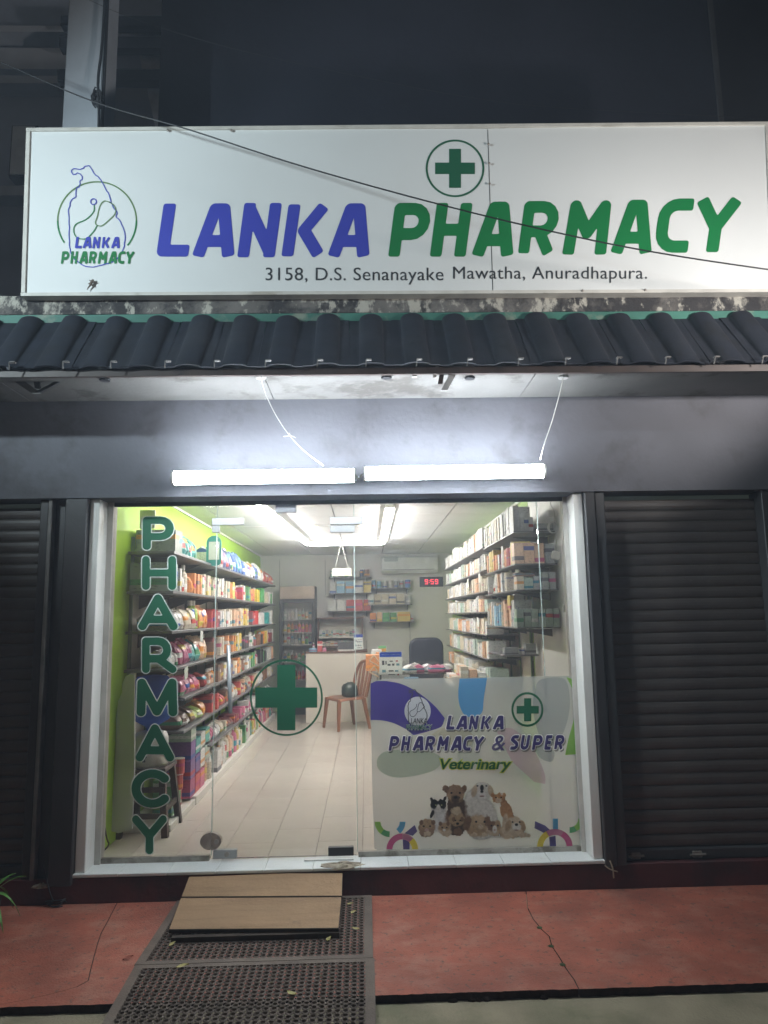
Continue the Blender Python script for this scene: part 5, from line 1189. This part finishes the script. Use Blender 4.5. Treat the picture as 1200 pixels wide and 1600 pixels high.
# display shelves on the back wall
def bshelf(px0, px1, py, items, label, wname):
    a = at(px0, py, 7.2); b = at(px1, py, 7.2); t = thing('display_shelf', ((a.x+b.x)/2, 7.3, a.z), label, 'shelf', 'display shelves on the back wall')
    MB().box(a.x, b.x, 7.16, 7.39, a.z-.014, a.z).build('board', m_shelf, t)
    for x in (a.x+.08, b.x-.08): MB().prism([(x,7.39,a.z-.015),(x,7.22,a.z-.015),(x,7.39,a.z-.10)], (.01,0,0)).build('bracket', m_dark2, t)
    n_ = 0
    for (kind, q0, q1, hpx, col) in items:
        n_ += 1; c0 = at(q0, py, 7.2).x; c1 = at(q1, py, 7.2).x; h = at(q0, py-hpx, 7.2).z-at(q0, py, 7.2).z
        item(kind, col, (c1-c0-.004, min(.14, c1-c0) if kind != 'box' else .12, h), ((c0+c1)/2, 7.24, a.z+.001), '%s %s on the %s back wall shelf, %s from the left' % (col, {'box':'milk powder carton','tin':'tin'}[kind], wname, ordw(n_)), NK[kind], 'goods on the back wall')
bshelf(514,580,902,[('tin',516,522,11,'teal'),('tin',523,529,12,'white'),('tin',530,537,11,'grey'),('tin',538,544,12,'green'),('tin',556,561,11,'white'),('tin',562,568,12,'navy'),('tin',569,578,12,'brown')],'small dark display shelf of tins, top left on the back wall','top left')
bshelf(514,580,927,[('box',515,525,17,'white'),('box',526,539,18,'sky blue'),('box',540,553,18,'sky blue'),('box',554,567,17,'white'),('box',568,580,17,'yellow')],'small dark display shelf of blue cartons, second on the left','second left')
bshelf(512,580,955,[('box',513,525,16,'white'),('box',526,540,16,'white'),('box',541,554,17,'red'),('box',555,567,17,'red'),('box',568,579,17,'red')],'small dark display shelf of red and white cartons, third on the left','third left')
bshelf(580,643,919,[('tin',581,587,13,'sky blue'),('tin',589,596,11,'sky blue'),('tin',598,605,11,'white'),('tin',607,614,11,'white'),('tin',616,622,11,'grey'),('tin',624,631,11,'grey'),('tin',633,642,13,'blue')],'small dark display shelf of pale tins, top right on the back wall','top right')
bshelf(574,644,945,[('box',575,584,15,'white'),('box',585,595,16,'cream'),('box',596,607,16,'cream'),('box',608,619,16,'cream'),('box',620,632,16,'cream'),('tin',634,643,13,'grey')],'small dark display shelf of cream cartons under the air conditioner','middle right')
bshelf(577,647,972,[('box',578,588,14,'orange'),('box',589,597,15,'peach'),('box',598,609,14,'green'),('box',610,620,14,'green'),('box',621,641,15,'yellow'),('box',642,646,10,'white')],'small dark display shelf of orange, green and yellow cartons, lowest on the right','lowest right')

# ================================================================== COUNTER ON THE RIGHT
cx0, cx1, cy0, cy1, cz = .13, .90, 2.75, 4.9, 1.10
gc = thing('glass_counter', ((cx0+cx1)/2, (cy0+cy1)/2, FZ), 'glass topped display counter on the right, partly hidden by the banner', 'counter')
MB().box(cx0, cx1, cy0, cy1, FZ, .62, bev=.004).build('base', m_cream, gc)
for x in (cx0, cx1-.02):
    for y in (cy0, cy1-.02): MB().box(x, x+.02, y, y+.02, .622, cz-.008).build('post', m_dark2, gc)
MB().box(cx0-.005, cx1+.005, cy0-.005, cy1+.005, cz-.007, cz).build('glass_top', m_glass, gc); MB().box(cx0+.003, cx0+.007, cy0+.025, cy1-.025, .624, cz-.01).build('glass_side', m_glass, gc)
MB().box(cx0+.025, cx1-.025, cy0+.002, cy0+.006, .624, cz-.01).build('glass_end', m_glass, gc); MB().box(cx0+.03, cx1-.03, cy0+.03, cy1-.03, .86, .868).build('shelf', m_shelf, gc)
for i in range(14):
    c = random.choice(['white','cream','sky blue','peach','white','pink']); item('box', c, (.16,.11,random.uniform(.07,.13)), (cx0+.16+.22*(i % 3), cy0+.12+.4*(i//3), .869 if i < 9 else .6235), '%s carton inside the glass counter, %s from the street' % (c, ordw(i+1)), 'carton', 'cartons inside the counter')
stand(593,628,1018,1060,cy0+.02,'larger blue and white poster standing on the near end of the glass counter')
def onc(kind, col, px, py, Y, w, d, h, lab, z=cz+.001, cat=None, rot=0): item(kind, col, (w,d,h), (at(px,py,Y).x, Y, z), lab, cat or NK[kind], None, rot)
onc('box','orange',583,1040,3.3,.16,.16,.17,'large orange carton on the counter left of the poster'); onc('box','orange',600,1030,4.2,.20,.14,.15,'orange and white carton behind the poster')
onc('box','red',611,1020,4.5,.12,.1,.12,'red carton on the counter behind the orange one'); onc('tin','white',588,1015,4.7,.14,.14,.16,'white tub at the far end of the counter'); onc('box','green',597,1005,4.8,.1,.06,.2,'green topped carton at the far end of the counter')
# crossed wooden rack
a, b = at(577,1024,cy0+.05), at(592,1058,cy0+.05)
wk = thing('wire_rack', ((a.x+b.x)/2, cy0+.06, b.z), 'small zigzag wooden rack left of the counter poster', 'rack')
for i in range(2):
    h = (a.z-b.z)/2; z0 = b.z+h*i
    for (p, q) in (((a.x+.0,z0+h*.5),((a.x+b.x)/2,z0+h)),(((a.x+b.x)/2,z0+h),(b.x,z0+h*.4)),((a.x,z0+h*.5),(b.x,z0))):
        MB().tube([(p[0],cy0+.04,p[1]),(q[0],cy0+.04,q[1])], .008, 5).build('bar', mat('pale_wood', (.6,.45,.3), .6), wk)
# clear bags of goods
for i, (px, Y, c, w) in enumerate(((640,2.95,'white',.16),(655,3.0,'pink',.14),(668,3.1,'white',.15),(683,2.95,'pink',.20),(697,3.1,'white',.16),(648,3.3,'white',.15))):
    onc('pouch', c, px, 1052, Y, w, w*.8, .075, '%s plastic bag of goods on the glass counter, %s from the poster' % (c, ordw(i+1)), rot=random.uniform(-1,1))
for i in range(16):
    x = .86+.085*(i % 4); y = 2.35+.13*(i//4); c = random.choice(['white','cream','white','peach']); item('box', c, (.075,.11,.05+.05*((i*7) % 4)*.6), (x, y, cz+.001-.05), '%s carton on the ledge under the right shelves, %s in the heap' % (c, ordw(i+1)), 'carton', 'cartons heaped beside the counter')
lg = MB().box(.80, XR-.013, 2.25, 2.9, 1.01, cz-.05).box(1.15, XR-.013, 2.3, 2.85, FZ, 1.009).build('side_table', m_cream); tag(lg, 'cream side table under the right shelves beside the glass counter', 'table')

# office chair
p = at(668,1030,5.6); oc = thing('office_chair', (p.x, 5.6, FZ), 'high backed dark navy office chair behind the glass counter', 'chair')
def rbox(mb, x0, x1, z0, z1, y, th, r, bow=0):
    pts = []
    for (cx_, cz_, a0_) in ((x1-r, z1-r, 0), (x0+r, z1-r, 90), (x0+r*.6, z0+r*.6, 180), (x1-r*.6, z0+r*.6, 270)):
        rr_ = r if a0_ < 180 else r*.6
        for i in range(6): a_ = R_(a0_+18*i); pts.append((cx_+rr_*math.cos(a_), cz_+rr_*math.sin(a_)))
    mb.prism([(x, y, z) for x, z in pts], (0, th, 0)); 
bk = MB(); rbox(bk, p.x-.25, p.x+.25, .62, 1.37, 5.75, .11, .13); o = bk.build('backrest', m_navy, oc); md = o.modifiers.new('b','BEVEL'); md.width = .035; md.segments = 3
MB().box(p.x-.26, p.x+.26, 5.25, 5.74, .52, .62, bev=.03).build('seat', m_navy, oc)
MB().tube([(p.x,5.5,.30),(p.x,5.5,.52)], .03, 10).build('gas_column', m_black, oc)
for i in range(5): a_ = R_(72*i+10); MB().tube([(p.x,5.5,.30),(p.x+.3*math.cos(a_),5.5+.3*math.sin(a_),.235)], [.025,.015], 8).build('foot', m_black, oc); MB().ell((p.x+.3*math.cos(a_),5.5+.3*math.sin(a_),.20), .028,.028,.029).build('castor', m_black, oc)
for s in (-1, 1): MB().tube(smooth_pts([(p.x+s*.26,5.6,.55),(p.x+s*.30,5.55,.75),(p.x+s*.30,5.3,.77)],4), .02, 8).build('armrest', m_black, oc)

# brown plastic chair, facing left and a little towards the street
def plastic_chair(loc, rz, label):
    t = thing('plastic_chair', (0,0,0), label, 'chair')
    # local: faces -Y, seat z .43
    seat = MB(); n = 10; vs = []; fs = []
    for i in range(n+1):
        for j in range(n+1):
            u = -1+2*i/n; v = -1+2*j/n; q = .215+.015*v*-1; x = u*q*(1-.10*abs(v)**4); y = v*.21*(1-.10*abs(u)**4); z = .43-.018*(1-u*u)*(1-v*v)-.012*max(0,-v)**3; vs.append((x, y, z))
    for i in range(n):
        for j in range(n): a_ = i*(n+1)+j; fs.append((a_, a_+1, a_+n+2, a_+n+1))
    m0 = len(vs); rim = [i*(n+1) for i in range(n+1)]+[n*(n+1)+j for j in range(1,n+1)]+[i*(n+1)+n for i in range(n-1,-1,-1)]+[j for j in range(n-1,0,-1)]
    low = [(vs[k_][0]*1.02, vs[k_][1]*1.02, vs[k_][2]-.035) for k_ in rim]
    seat.add(vs+low, fs+[(rim[k_], rim[(k_+1) % len(rim)], m0+(k_+1) % len(rim), m0+k_) for k_ in range(len(rim))]); seat.build('seat', m_brown, t, True)
    for sx_ in (-1, 1):
        for sy_ in (-1, 1):
            x0_, y0_ = sx_*.19, sy_*.185; x1_, y1_ = sx_*.235, sy_*(.225 if sy_ < 0 else .25)
            w0, w1 = .034, .022
            MB().hexa([(x1_-w1,y1_-w1,0),(x1_+w1*.3,y1_-w1,0),(x1_+w1*.3,y1_+w1*.3,0),(x1_-w1,y1_+w1*.3,0)] , [(x0_-w0,y0_-w0,.415),(x0_+w0*.4,y0_-w0,.415),(x0_+w0*.4,y0_+w0*.4,.415),(x0_-w0,y0_+w0*.4,.415)]).build('leg', m_brown, t)
    # back: arched frame with three slats
    fr_ = smooth_pts([(-.205,.20,.42),(-.215,.24,.60),(-.205,.28,.76),(-.13,.305,.865),(0,.315,.895),(.13,.305,.865),(.205,.28,.76),(.215,.24,.60),(.205,.20,.42)], 5)
    MB().tube(fr_, .024, 8).build('back_frame', m_brown, t, True)
    for x in (-.105,.105,0):
        pp = smooth_pts([(x*.8,.215,.42),(x*.95,.25,.6),(x,.285,.78),(x*.9,.31,.87)],4); w_ = .024 if x else .036; sb_m = MB()
        for a_, b_ in zip(pp[:-1], pp[1:]): sb_m.hexa([(a_[0]-w_,a_[1]-.005,a_[2]),(a_[0]+w_,a_[1]-.005,a_[2]),(a_[0]+w_,a_[1]+.005,a_[2]),(a_[0]-w_,a_[1]+.005,a_[2])],[(b_[0]-w_,b_[1]-.005,b_[2]),(b_[0]+w_,b_[1]-.005,b_[2]),(b_[0]+w_,b_[1]+.005,b_[2]),(b_[0]-w_,b_[1]+.005,b_[2])])
        sb_m.build('back_slat', m_brown, t)
    t.location = loc; t.rotation_euler = (0,0,rz); return t
cp = (at(541,1120,5.35).x, 5.42, FZ)
plastic_chair(cp, R_(-62), 'brown plastic chair standing before the white counter')
q = Matrix.Rotation(R_(-62), 3, 'Z') @ Vector((0,.02,.43))
bgm = MB(); c = Vector(cp)+q
bgm.lathe([(.08,0),(.105,.02),(.112,.07),(.105,.13),(.08,.165),(.045,.185),(.015,.192)], (c.x+.03, c.y, c.z-.008), 18)
rb_ = random.Random(4); bgm.v = [(x+rb_.uniform(-.011,.011), y+rb_.uniform(-.011,.011), z+(rb_.uniform(-.011,.011) if z > c.z+.01 else 0)) for x, y, z in bgm.v]
bo = bgm.build('black_bag', mat('bag_black', (.03,.045,.04), .28), None, True); tag(bo, 'round black plastic bag lying on the brown chair seat', 'bag')

# ================================================================== NEAR LEFT: dispenser, stool, leaning board
c = Vector((-1.60, .80, FZ)); sx0, sx1, sy0, sy1 = -1.80+.03, -1.44, .66, .98
st_ = thing('wooden_stool', (-1.60,.82,FZ), 'dark wooden stool carrying the water dispenser behind the glass', 'stool')
ZT = at(225,1200,.7).z
MB().box(-1.755,-1.46,.66,.98,ZT-.03,ZT, bev=.004).build('seat', m_wood, st_)
for (x0_, y0_, x1_, y1_) in ((-1.73,.69,-1.77,.63),(-1.49,.69,-1.44,.63),(-1.73,.95,-1.765,1.0),(-1.49,.95,-1.44,1.0)):
    w = .022; MB().hexa([(x1_-w,y1_-w,FZ),(x1_+w,y1_-w,FZ),(x1_+w,y1_+w,FZ),(x1_-w,y1_+w,FZ)], [(x0_-w,y0_-w,ZT-.031),(x0_+w,y0_-w,ZT-.031),(x0_+w,y0_+w,ZT-.031),(x0_-w,y0_+w,ZT-.031)]).build('leg', m_wood, st_)
for z in (FZ+.12, FZ+.30): MB().box(-1.745,-1.465,.645,.665,z,z+.035).build('stretcher', m_wood, st_)
for x in (-1.765,-1.455): MB().box(x-.008,x+.008,.66,.97,FZ+.16,FZ+.195).build('stretcher', m_wood, st_)
wd = thing('water_dispenser', (-1.61,.80,ZT), 'white tabletop water dispenser with blue bottle on the dark stool', 'water dispenser')
MB().lathe([(.125,0),(.13,.02),(.125,.2),(.11,.235),(.07,.245)], (-1.61,.80,ZT), 20).build('body', m_white, wd, True)
mjug = film_mat('blue_jug', (.10,.20,.62), .3, .5)
MB().lathe([(.03,.246),(.045,.28),(.13,.33),(.135,.36),(.125,.38),(.135,.40),(.135,.46),(.125,.48),(.135,.50),(.135,.60),(.11,.64),(.05,.65)], (-1.61,.80,ZT), 24).build('bottle', mjug, wd, True)
MB().tube([(-1.61,.68,ZT+.08),(-1.61,.645,ZT+.08),(-1.61,.64,ZT+.05)], .012, 8).build('tap', m_black, wd)
# leaning white board (curved outline)
q = [(205,1052),(198,1054),(191,1064),(190,1085),(184,1100),(181,1150),(177,1210),(173,1270),(168,1305),(180,1304),(205,1295)]
pts = [atx(x, y, -1.73) for x, y in q]; 
lbm = MB().prism([tuple(at(x, y, .52)) for x, y in [(210,1054),(203,1053),(196,1057),(191.5,1068),(190.5,1082),(184.5,1096),(182,1120),(180,1180),(176,1240),(171,1298),(185,1302),(206,1296),(210,1200)]], (.0,.022,0)).build('leaning_board', mat('grey_board', (.66,.66,.68), .45, .08, 3)); tag(lbm, 'pale grey board with a rounded top leaning beside the lime wall', 'board')
# teal oval notice and white card at the door edge
def card(px0, px1, py0, py1, Y, m, nm, lab, inner=None, par=None):
    a = at(px0, py1, Y); b = at(px1, py0, Y); t = thing(nm, ((a.x+b.x)/2, Y, a.z), lab, 'notice')
    rbx = MB(); rbox(rbx, a.x, b.x, a.z, b.z, Y, .01, min((b.x-a.x)*.48, .07)); rbx.build('backing', m, t)
    MB().box(a.x+(b.x-a.x)*.16, b.x-(b.x-a.x)*.12, Y-.0015, Y-.0003, a.z+(b.z-a.z)*.2, a.z+(b.z-a.z)*.8).build('paper', m_vwhite, t)
card(322,346,837,884,1.9,mat('teal_card',(.02,.28,.26),.5),'notice_card','teal rounded notice with white paper on the upper left shelf')
a = at(218,826,.62); b = at(232,797,.62); tag(MB().box(a.x, b.x+.05, .62, .63, a.z, b.z).build('paper_sheet', m_vwhite), 'white paper sheet on the lime wall behind the letter P', 'paper')
# hanging wires and sensor at the right front, switch box
a = at(862,775,.5)
wz_ = MB().tube(smooth_pts([tuple(at(858,772,.5)), tuple(at(861,790,.5)), tuple(at(866,800,.5)), tuple(at(868,830,.5)), tuple(at(869,862,.5))], 5), .004, 5)
for j in range(6): wz_.tube(smooth_pts([tuple(at(864+6*math.cos(t_*.9+j)*(1+.2*j % .6), 824+9*math.sin(t_*.9+j), .5-.01*j)) for t_ in range(8)], 3), .0035, 5)
tag(wz_.build('coiled_wire', m_wirew, None, True), 'loose coil of white wires hanging at the upper right of the shop front', 'wire')
a = at(861,874,.5); b = at(873,861,.5); o = MB().box(a.x,b.x,.49,.52,a.z,b.z,bev=.005).build('sensor_box', m_white); o.rotation_euler = (0,.25,0); tag(o, 'small white sensor box dangling from the coiled wires', 'sensor')
a = at(857,808,.5); b = at(871,797,.5); tag(MB().box(a.x,b.x,.50,.54,a.z,b.z,bev=.005).build('camera_box', m_pgrey), 'small grey camera box on the wires near the ceiling', 'camera')
a = at(880,957,.45); b = at(889,945,.45); tag(MB().box(a.x,b.x,.44,.46,a.z,b.z,bev=.002).build('wall_switch', m_white), 'white wall switch beside the right shelves', 'switch')
# door closer arm at the top right corner
a = at(893,776,.02); b = at(904,799,.02); tag(MB().tube([tuple(a), tuple(b)], .012, 8).build('stay_arm', m_black), 'short black stay arm at the top right corner of the frame', 'arm')

# ================================================================== MATS, RAMP BOARDS AND SMALL THINGS OUTSIDE
def rubber_mat(x0, x1, y0, y1, z0, label, xs0=None):
    t = thing('rubber_mat', ((x0+x1)/2, y0, z0), label, 'mat', 'rubber ring mats'); bd = .045; th = .014
    off = (xs0 or x0)-x0     # left side shifts towards the street
    sh = lambda x, y: x + off*(1-(y-y0)/(y1-y0))*(1-(x-x0)/(x1-x0))
    def blk(a, b, c, d, name, z=0, bev=.004):
        MB().hexa([(sh(a,c),c,z0),(sh(b,c),c,z0),(sh(b,d),d,z0),(sh(a,d),d,z0)], [(sh(a,c),c,z0+th+z),(sh(b,c),c,z0+th+z),(sh(b,d),d,z0+th+z),(sh(a,d),d,z0+th+z)]).build(name, m_rubber, t)
    blk(x0,x0+bd,y0,y1,'edge_strip',-.003); blk(x1-bd,x1,y0,y1,'edge_strip',-.003); blk(x0+bd,x1-bd,y0,y0+bd*.8,'edge_strip',-.0035); blk(x0+bd,x1-bd,y1-bd*.8,y1,'edge_strip',-.0035)
    X0, X1, Y0, Y1 = x0+bd, x1-bd, y0+bd*.8, y1-bd*.8; p = .0345; nx = int((X1-X0)/p); ny = int((Y1-Y0)/p); px_, py_ = (X1-X0)/nx, (Y1-Y0)/ny
    mb = MB(); vs = []; fs = []; K = 8
    for i in range(nx):
        for j in range(ny):
            cx_ = X0+(i+.5)*px_; cy_ = Y0+(j+.5)*py_; b = len(vs); r = .0118
            jx = .0 if j % 2 else .0
            sq = []
            for k_ in range(K):
                a_ = 2*math.pi*(k_+.5)/K; ca, sa = math.cos(a_), math.sin(a_); m_ = max(abs(ca), abs(sa)); 
                u, v = ca/m_, sa/m_
                vs.append((sh(cx_+u*px_/2, cy_+v*py_/2), cy_+v*py_/2, z0+th-.004))
            for zz, r_ in ((th+.0,r*1.22),(th+.0,r),(.001,r*.95)):
                for k_ in range(K):
                    a_ = 2*math.pi*(k_+.5)/K; vs.append((sh(cx_+r_*math.cos(a_), cy_), cy_+r_*math.sin(a_), z0+zz))
            for l in range(3):
                for k_ in range(K): k2 = (k_+1) % K; fs.append((b+l*K+k_, b+l*K+k2, b+(l+1)*K+k2, b+(l+1)*K+k_))
    # corner fillers between octagonal cell borders are avoided: squares share corners through the cell outline
    mb.add(vs, fs)
    me = bpy.data.meshes.new('ring_sheet'); L_ = wloc(t); me.from_pydata([(v[0]-L_.x, v[1]-L_.y, v[2]-L_.z) for v in mb.v], [], mb.f); me.materials.append(m_rubber)
    o = bpy.data.objects.new('ring_sheet', me); COL.objects.link(o); o.parent = t; o['kind'] = 'stuff'
    # small studs where the cells meet
    return t
rubber_mat(-1.165, .012, -.885, -.085, .0005, 'black rubber ring mat on the red pavement under the wooden ramp boards')
rubber_mat(-1.16, .018, -1.80, -.89, .0005, 'nearer black rubber ring mat overhanging the pavement edge', xs0=-1.12)
def board(px4, zf_, zb_, label):
    a, b = atz(*px4[0], zf_), atz(*px4[1], zf_); c_, d_ = atz(*px4[2], zb_), atz(*px4[3], zb_); t_ = Vector((0,0,-.02))
    rr_ = random.Random(1)
    o = MB().hexa([a+t_, b+t_, c_+t_, d_+t_], [a, b, c_, d_]).build('ramp_board', [m_ply]); md = o.modifiers.new('b','BEVEL'); md.width = .002
    o.data.materials.append(m_plyshade)
    for p_ in o.data.polygons:
        if abs(p_.normal.z) < .6: p_.material_index = 1
    return tag(o, label, 'board', 'plywood boards of the ramp')
RZ0, RZ1, RZ2 = .062, .102, .145
board([(264,1452),(529,1450),(534,1401.5),(282.5,1403)], RZ0, RZ1, 'nearer plywood board of the ramp, lying on the rubber mat')
board([(283.5,1401),(534.5,1399.5),(535.5,1364),(297,1365)], RZ1+.002, RZ2, 'farther plywood board of the ramp, touching the tiled sill')
tag(MB().box(-1.045,-.165,-.668,-.635,.0155,.0405).build('shade_strip', m_plyshade), 'dark strip standing in for shade under the front edge of the ramp boards', 'shade strip')  # added dark strip that paints the shade below the front board
for x in (-1.0,-.6,-.26):
    tag(MB().prism([(x,-.62,.0155),(x,-.12,.0155),(x,-.12,.105),(x,-.62,.042)], (.05,0,0)).build('wood_wedge', m_plyshade), 'dark wood wedge hidden under the ramp boards, %s' % {-1.0:'left',-.6:'middle',-.26:'right'}[x], 'wedge')
def leaf(px, py, z, rot, size, col, lab):
    c = atz(px, py, z); n_ = 6; vs = []; fs = []
    for i in range(n_+1):
        u = i/n_; w = math.sin(math.pi*u**.8)*.27; bend = math.sin(u*2.6)*.16
        for s in (-1, 0, 1): x = (u-.5); y = s*w+bend; vs.append((c.x+size*(x*math.cos(rot)-y*math.sin(rot)), c.y+size*(x*math.sin(rot)+y*math.cos(rot)), z+size*(.10*abs(s)+.12*u*u+.05)))
    for i in range(n_): b = i*3; fs += [(b,b+1,b+4,b+3),(b+1,b+2,b+5,b+4)]
    tag(MB().add(vs, fs).build('fallen_leaf', mat('leaf_'+col, {'yellow':(.45,.40,.14),'green':(.26,.32,.10),'brown':(.30,.07,.04)}[col], .6, .25, 30), None, True), lab, 'leaf', 'fallen leaves')
for i, (px, py, r_, s_, c_, lab) in enumerate(((328,1465,.3,.055,'yellow','yellow fallen leaf before the front board, second from the left'),(338,1467,2.4,.05,'yellow','yellow fallen leaf touching another before the front board'),(372,1463,2.9,.06,'yellow','largest yellow fallen leaf before the middle of the front board'),(270,1477,1.0,.045,'yellow','yellow fallen leaf near the left corner of the ramp'),(285,1513,.2,.06,'yellow','curled yellow leaf alone near the seam of the two mats'),(500,1460,.1,.05,'green','greenish leaf at the right end of the front board edge'),(515,1469,1.1,.045,'yellow','yellow leaf on the mat just below the right board corner'),(547,1414,.1,.04,'yellow','yellow leaf right of the ramp, farthest of three'),(553,1427,.7,.045,'yellow','yellow leaf right of the ramp, middle of three'),(556,1452,2.8,.045,'yellow','yellow leaf right of the ramp, nearest of three'),(456,1553,2.6,.05,'yellow','pale leaf alone on the nearer rubber mat'),(200,1499,.4,.05,'brown','reddish brown leaf on the red pavement left of the mats'))):
    leaf(px, py, .017 if c_ != 'brown' else .003, r_, s_, c_, lab)
o = atz(488,1457.5,.016); tag(MB().box(o.x-.008,o.x+.008,o.y-.005,o.y+.005,.016,.02,bev=.001).build('foil_scrap', m_chrome), 'tiny shiny foil scrap on the mat before the ramp', 'litter')
a = atz(970,1547,GZ+.002); tag(MB().box(a.x-.03,a.x+.03,a.y-.008,a.y+.008,GZ+.001,GZ+.004,bev=.001).build('paper_strip', m_vwhite), 'white paper strip on the lane by the pavement edge', 'litter')
# concrete crumbs along the broken edge
rc = random.Random(12)
for i, (px, py) in enumerate(((745,1543),(757,1540),(705,1543),(735,1546),(848,1546))):
    c = atz(px, py, 0); lump('concrete_crumb', (c.x, min(c.y,-1.225), -.034), .02, .010, .016, m_edge, i+20, 'broken concrete crumb at the pavement edge, %s of five from the left' % ordw([2,4,1,3,5][i]), 'rubble', 9, 4)
# coil of wire at the pillar foot
c = atz(88,1413,.01); wl_ = MB(); rr = random.Random(8)
for j in range(5): wl_.tube([(c.x+(.035+.006*j)*math.cos(t_*.6)+rr.uniform(-.006,.006), c.y+(.03)*math.sin(t_*.6)+rr.uniform(-.006,.006), .008+.006*j+.012*math.sin(t_*.4+j)) for t_ in range(11)], .0035, 5)
wl_.tube(smooth_pts([tuple(at(66,1350,-.08)), tuple(at(72,1372,-.09)), tuple(at(78,1395,-.1)), (c.x-.02, c.y, .03)],5), .004, 5)
tag(wl_.build('wire_coil', m_wire, None, True), 'small coil of black wire on the pavement at the left pillar foot', 'wire')
# string knot right of the frame foot
a = at(957,1352,-.11); wl_ = MB().tube(smooth_pts([tuple(at(953,1345,-.105)), tuple(at(957,1356,-.11)), tuple(at(959,1372,-.11))],4), .005, 5).tube(smooth_pts([tuple(at(945,1352,-.108)), tuple(at(953,1358,-.115)), tuple(at(965,1362,-.108))],4), .004, 5)
tag(wl_.build('frayed_string', mat('string', (.42,.36,.26), .9), None, True), 'frayed pale string at the foot of the right dark casing', 'string')
# plant at the left edge
pl = thing('potted_plant', (-2.13,-.5,0), 'strap leaved green plant in a dark pot at the left edge', 'plant')
MB().lathe([(.07,0),(.10,.16),(.105,.18),(.09,.18),(.085,.16)], (-2.13,-.5,.001), 14).build('pot', m_black, pl); MB().lathe([(.08,.15),(.0001,.162)], (-2.13,-.5,.001), 12).build('soil', m_soil, pl)
mleaf = mat('plant_leaf', (.10,.26,.05), .4, .3, 12); rr = random.Random(6)
for k_ in range(16):
    a_ = k_*2.4; Lf = rr.uniform(.16,.27); vs = []; 
    for i in range(8):
        u = i/7; rad_ = .02+Lf*u*(.9); z = .17+Lf*(1.15*u-1.0*u*u*(.6+.5*(k_ % 3))); w = .016*math.sin(math.pi*min(1,u*.92+.08))
        for s in (-1, 0, 1): vs.append((-2.13+rad_*math.cos(a_)-s*w*math.sin(a_), -.5+rad_*math.sin(a_)+s*w*math.cos(a_), z+abs(s)*.005))
    fs = []
    for i in range(7): b = 3*i; fs += [(b,b+1,b+4,b+3),(b+1,b+2,b+5,b+4)]
    MB().add(vs, fs).build('leaf', mleaf, pl, True)
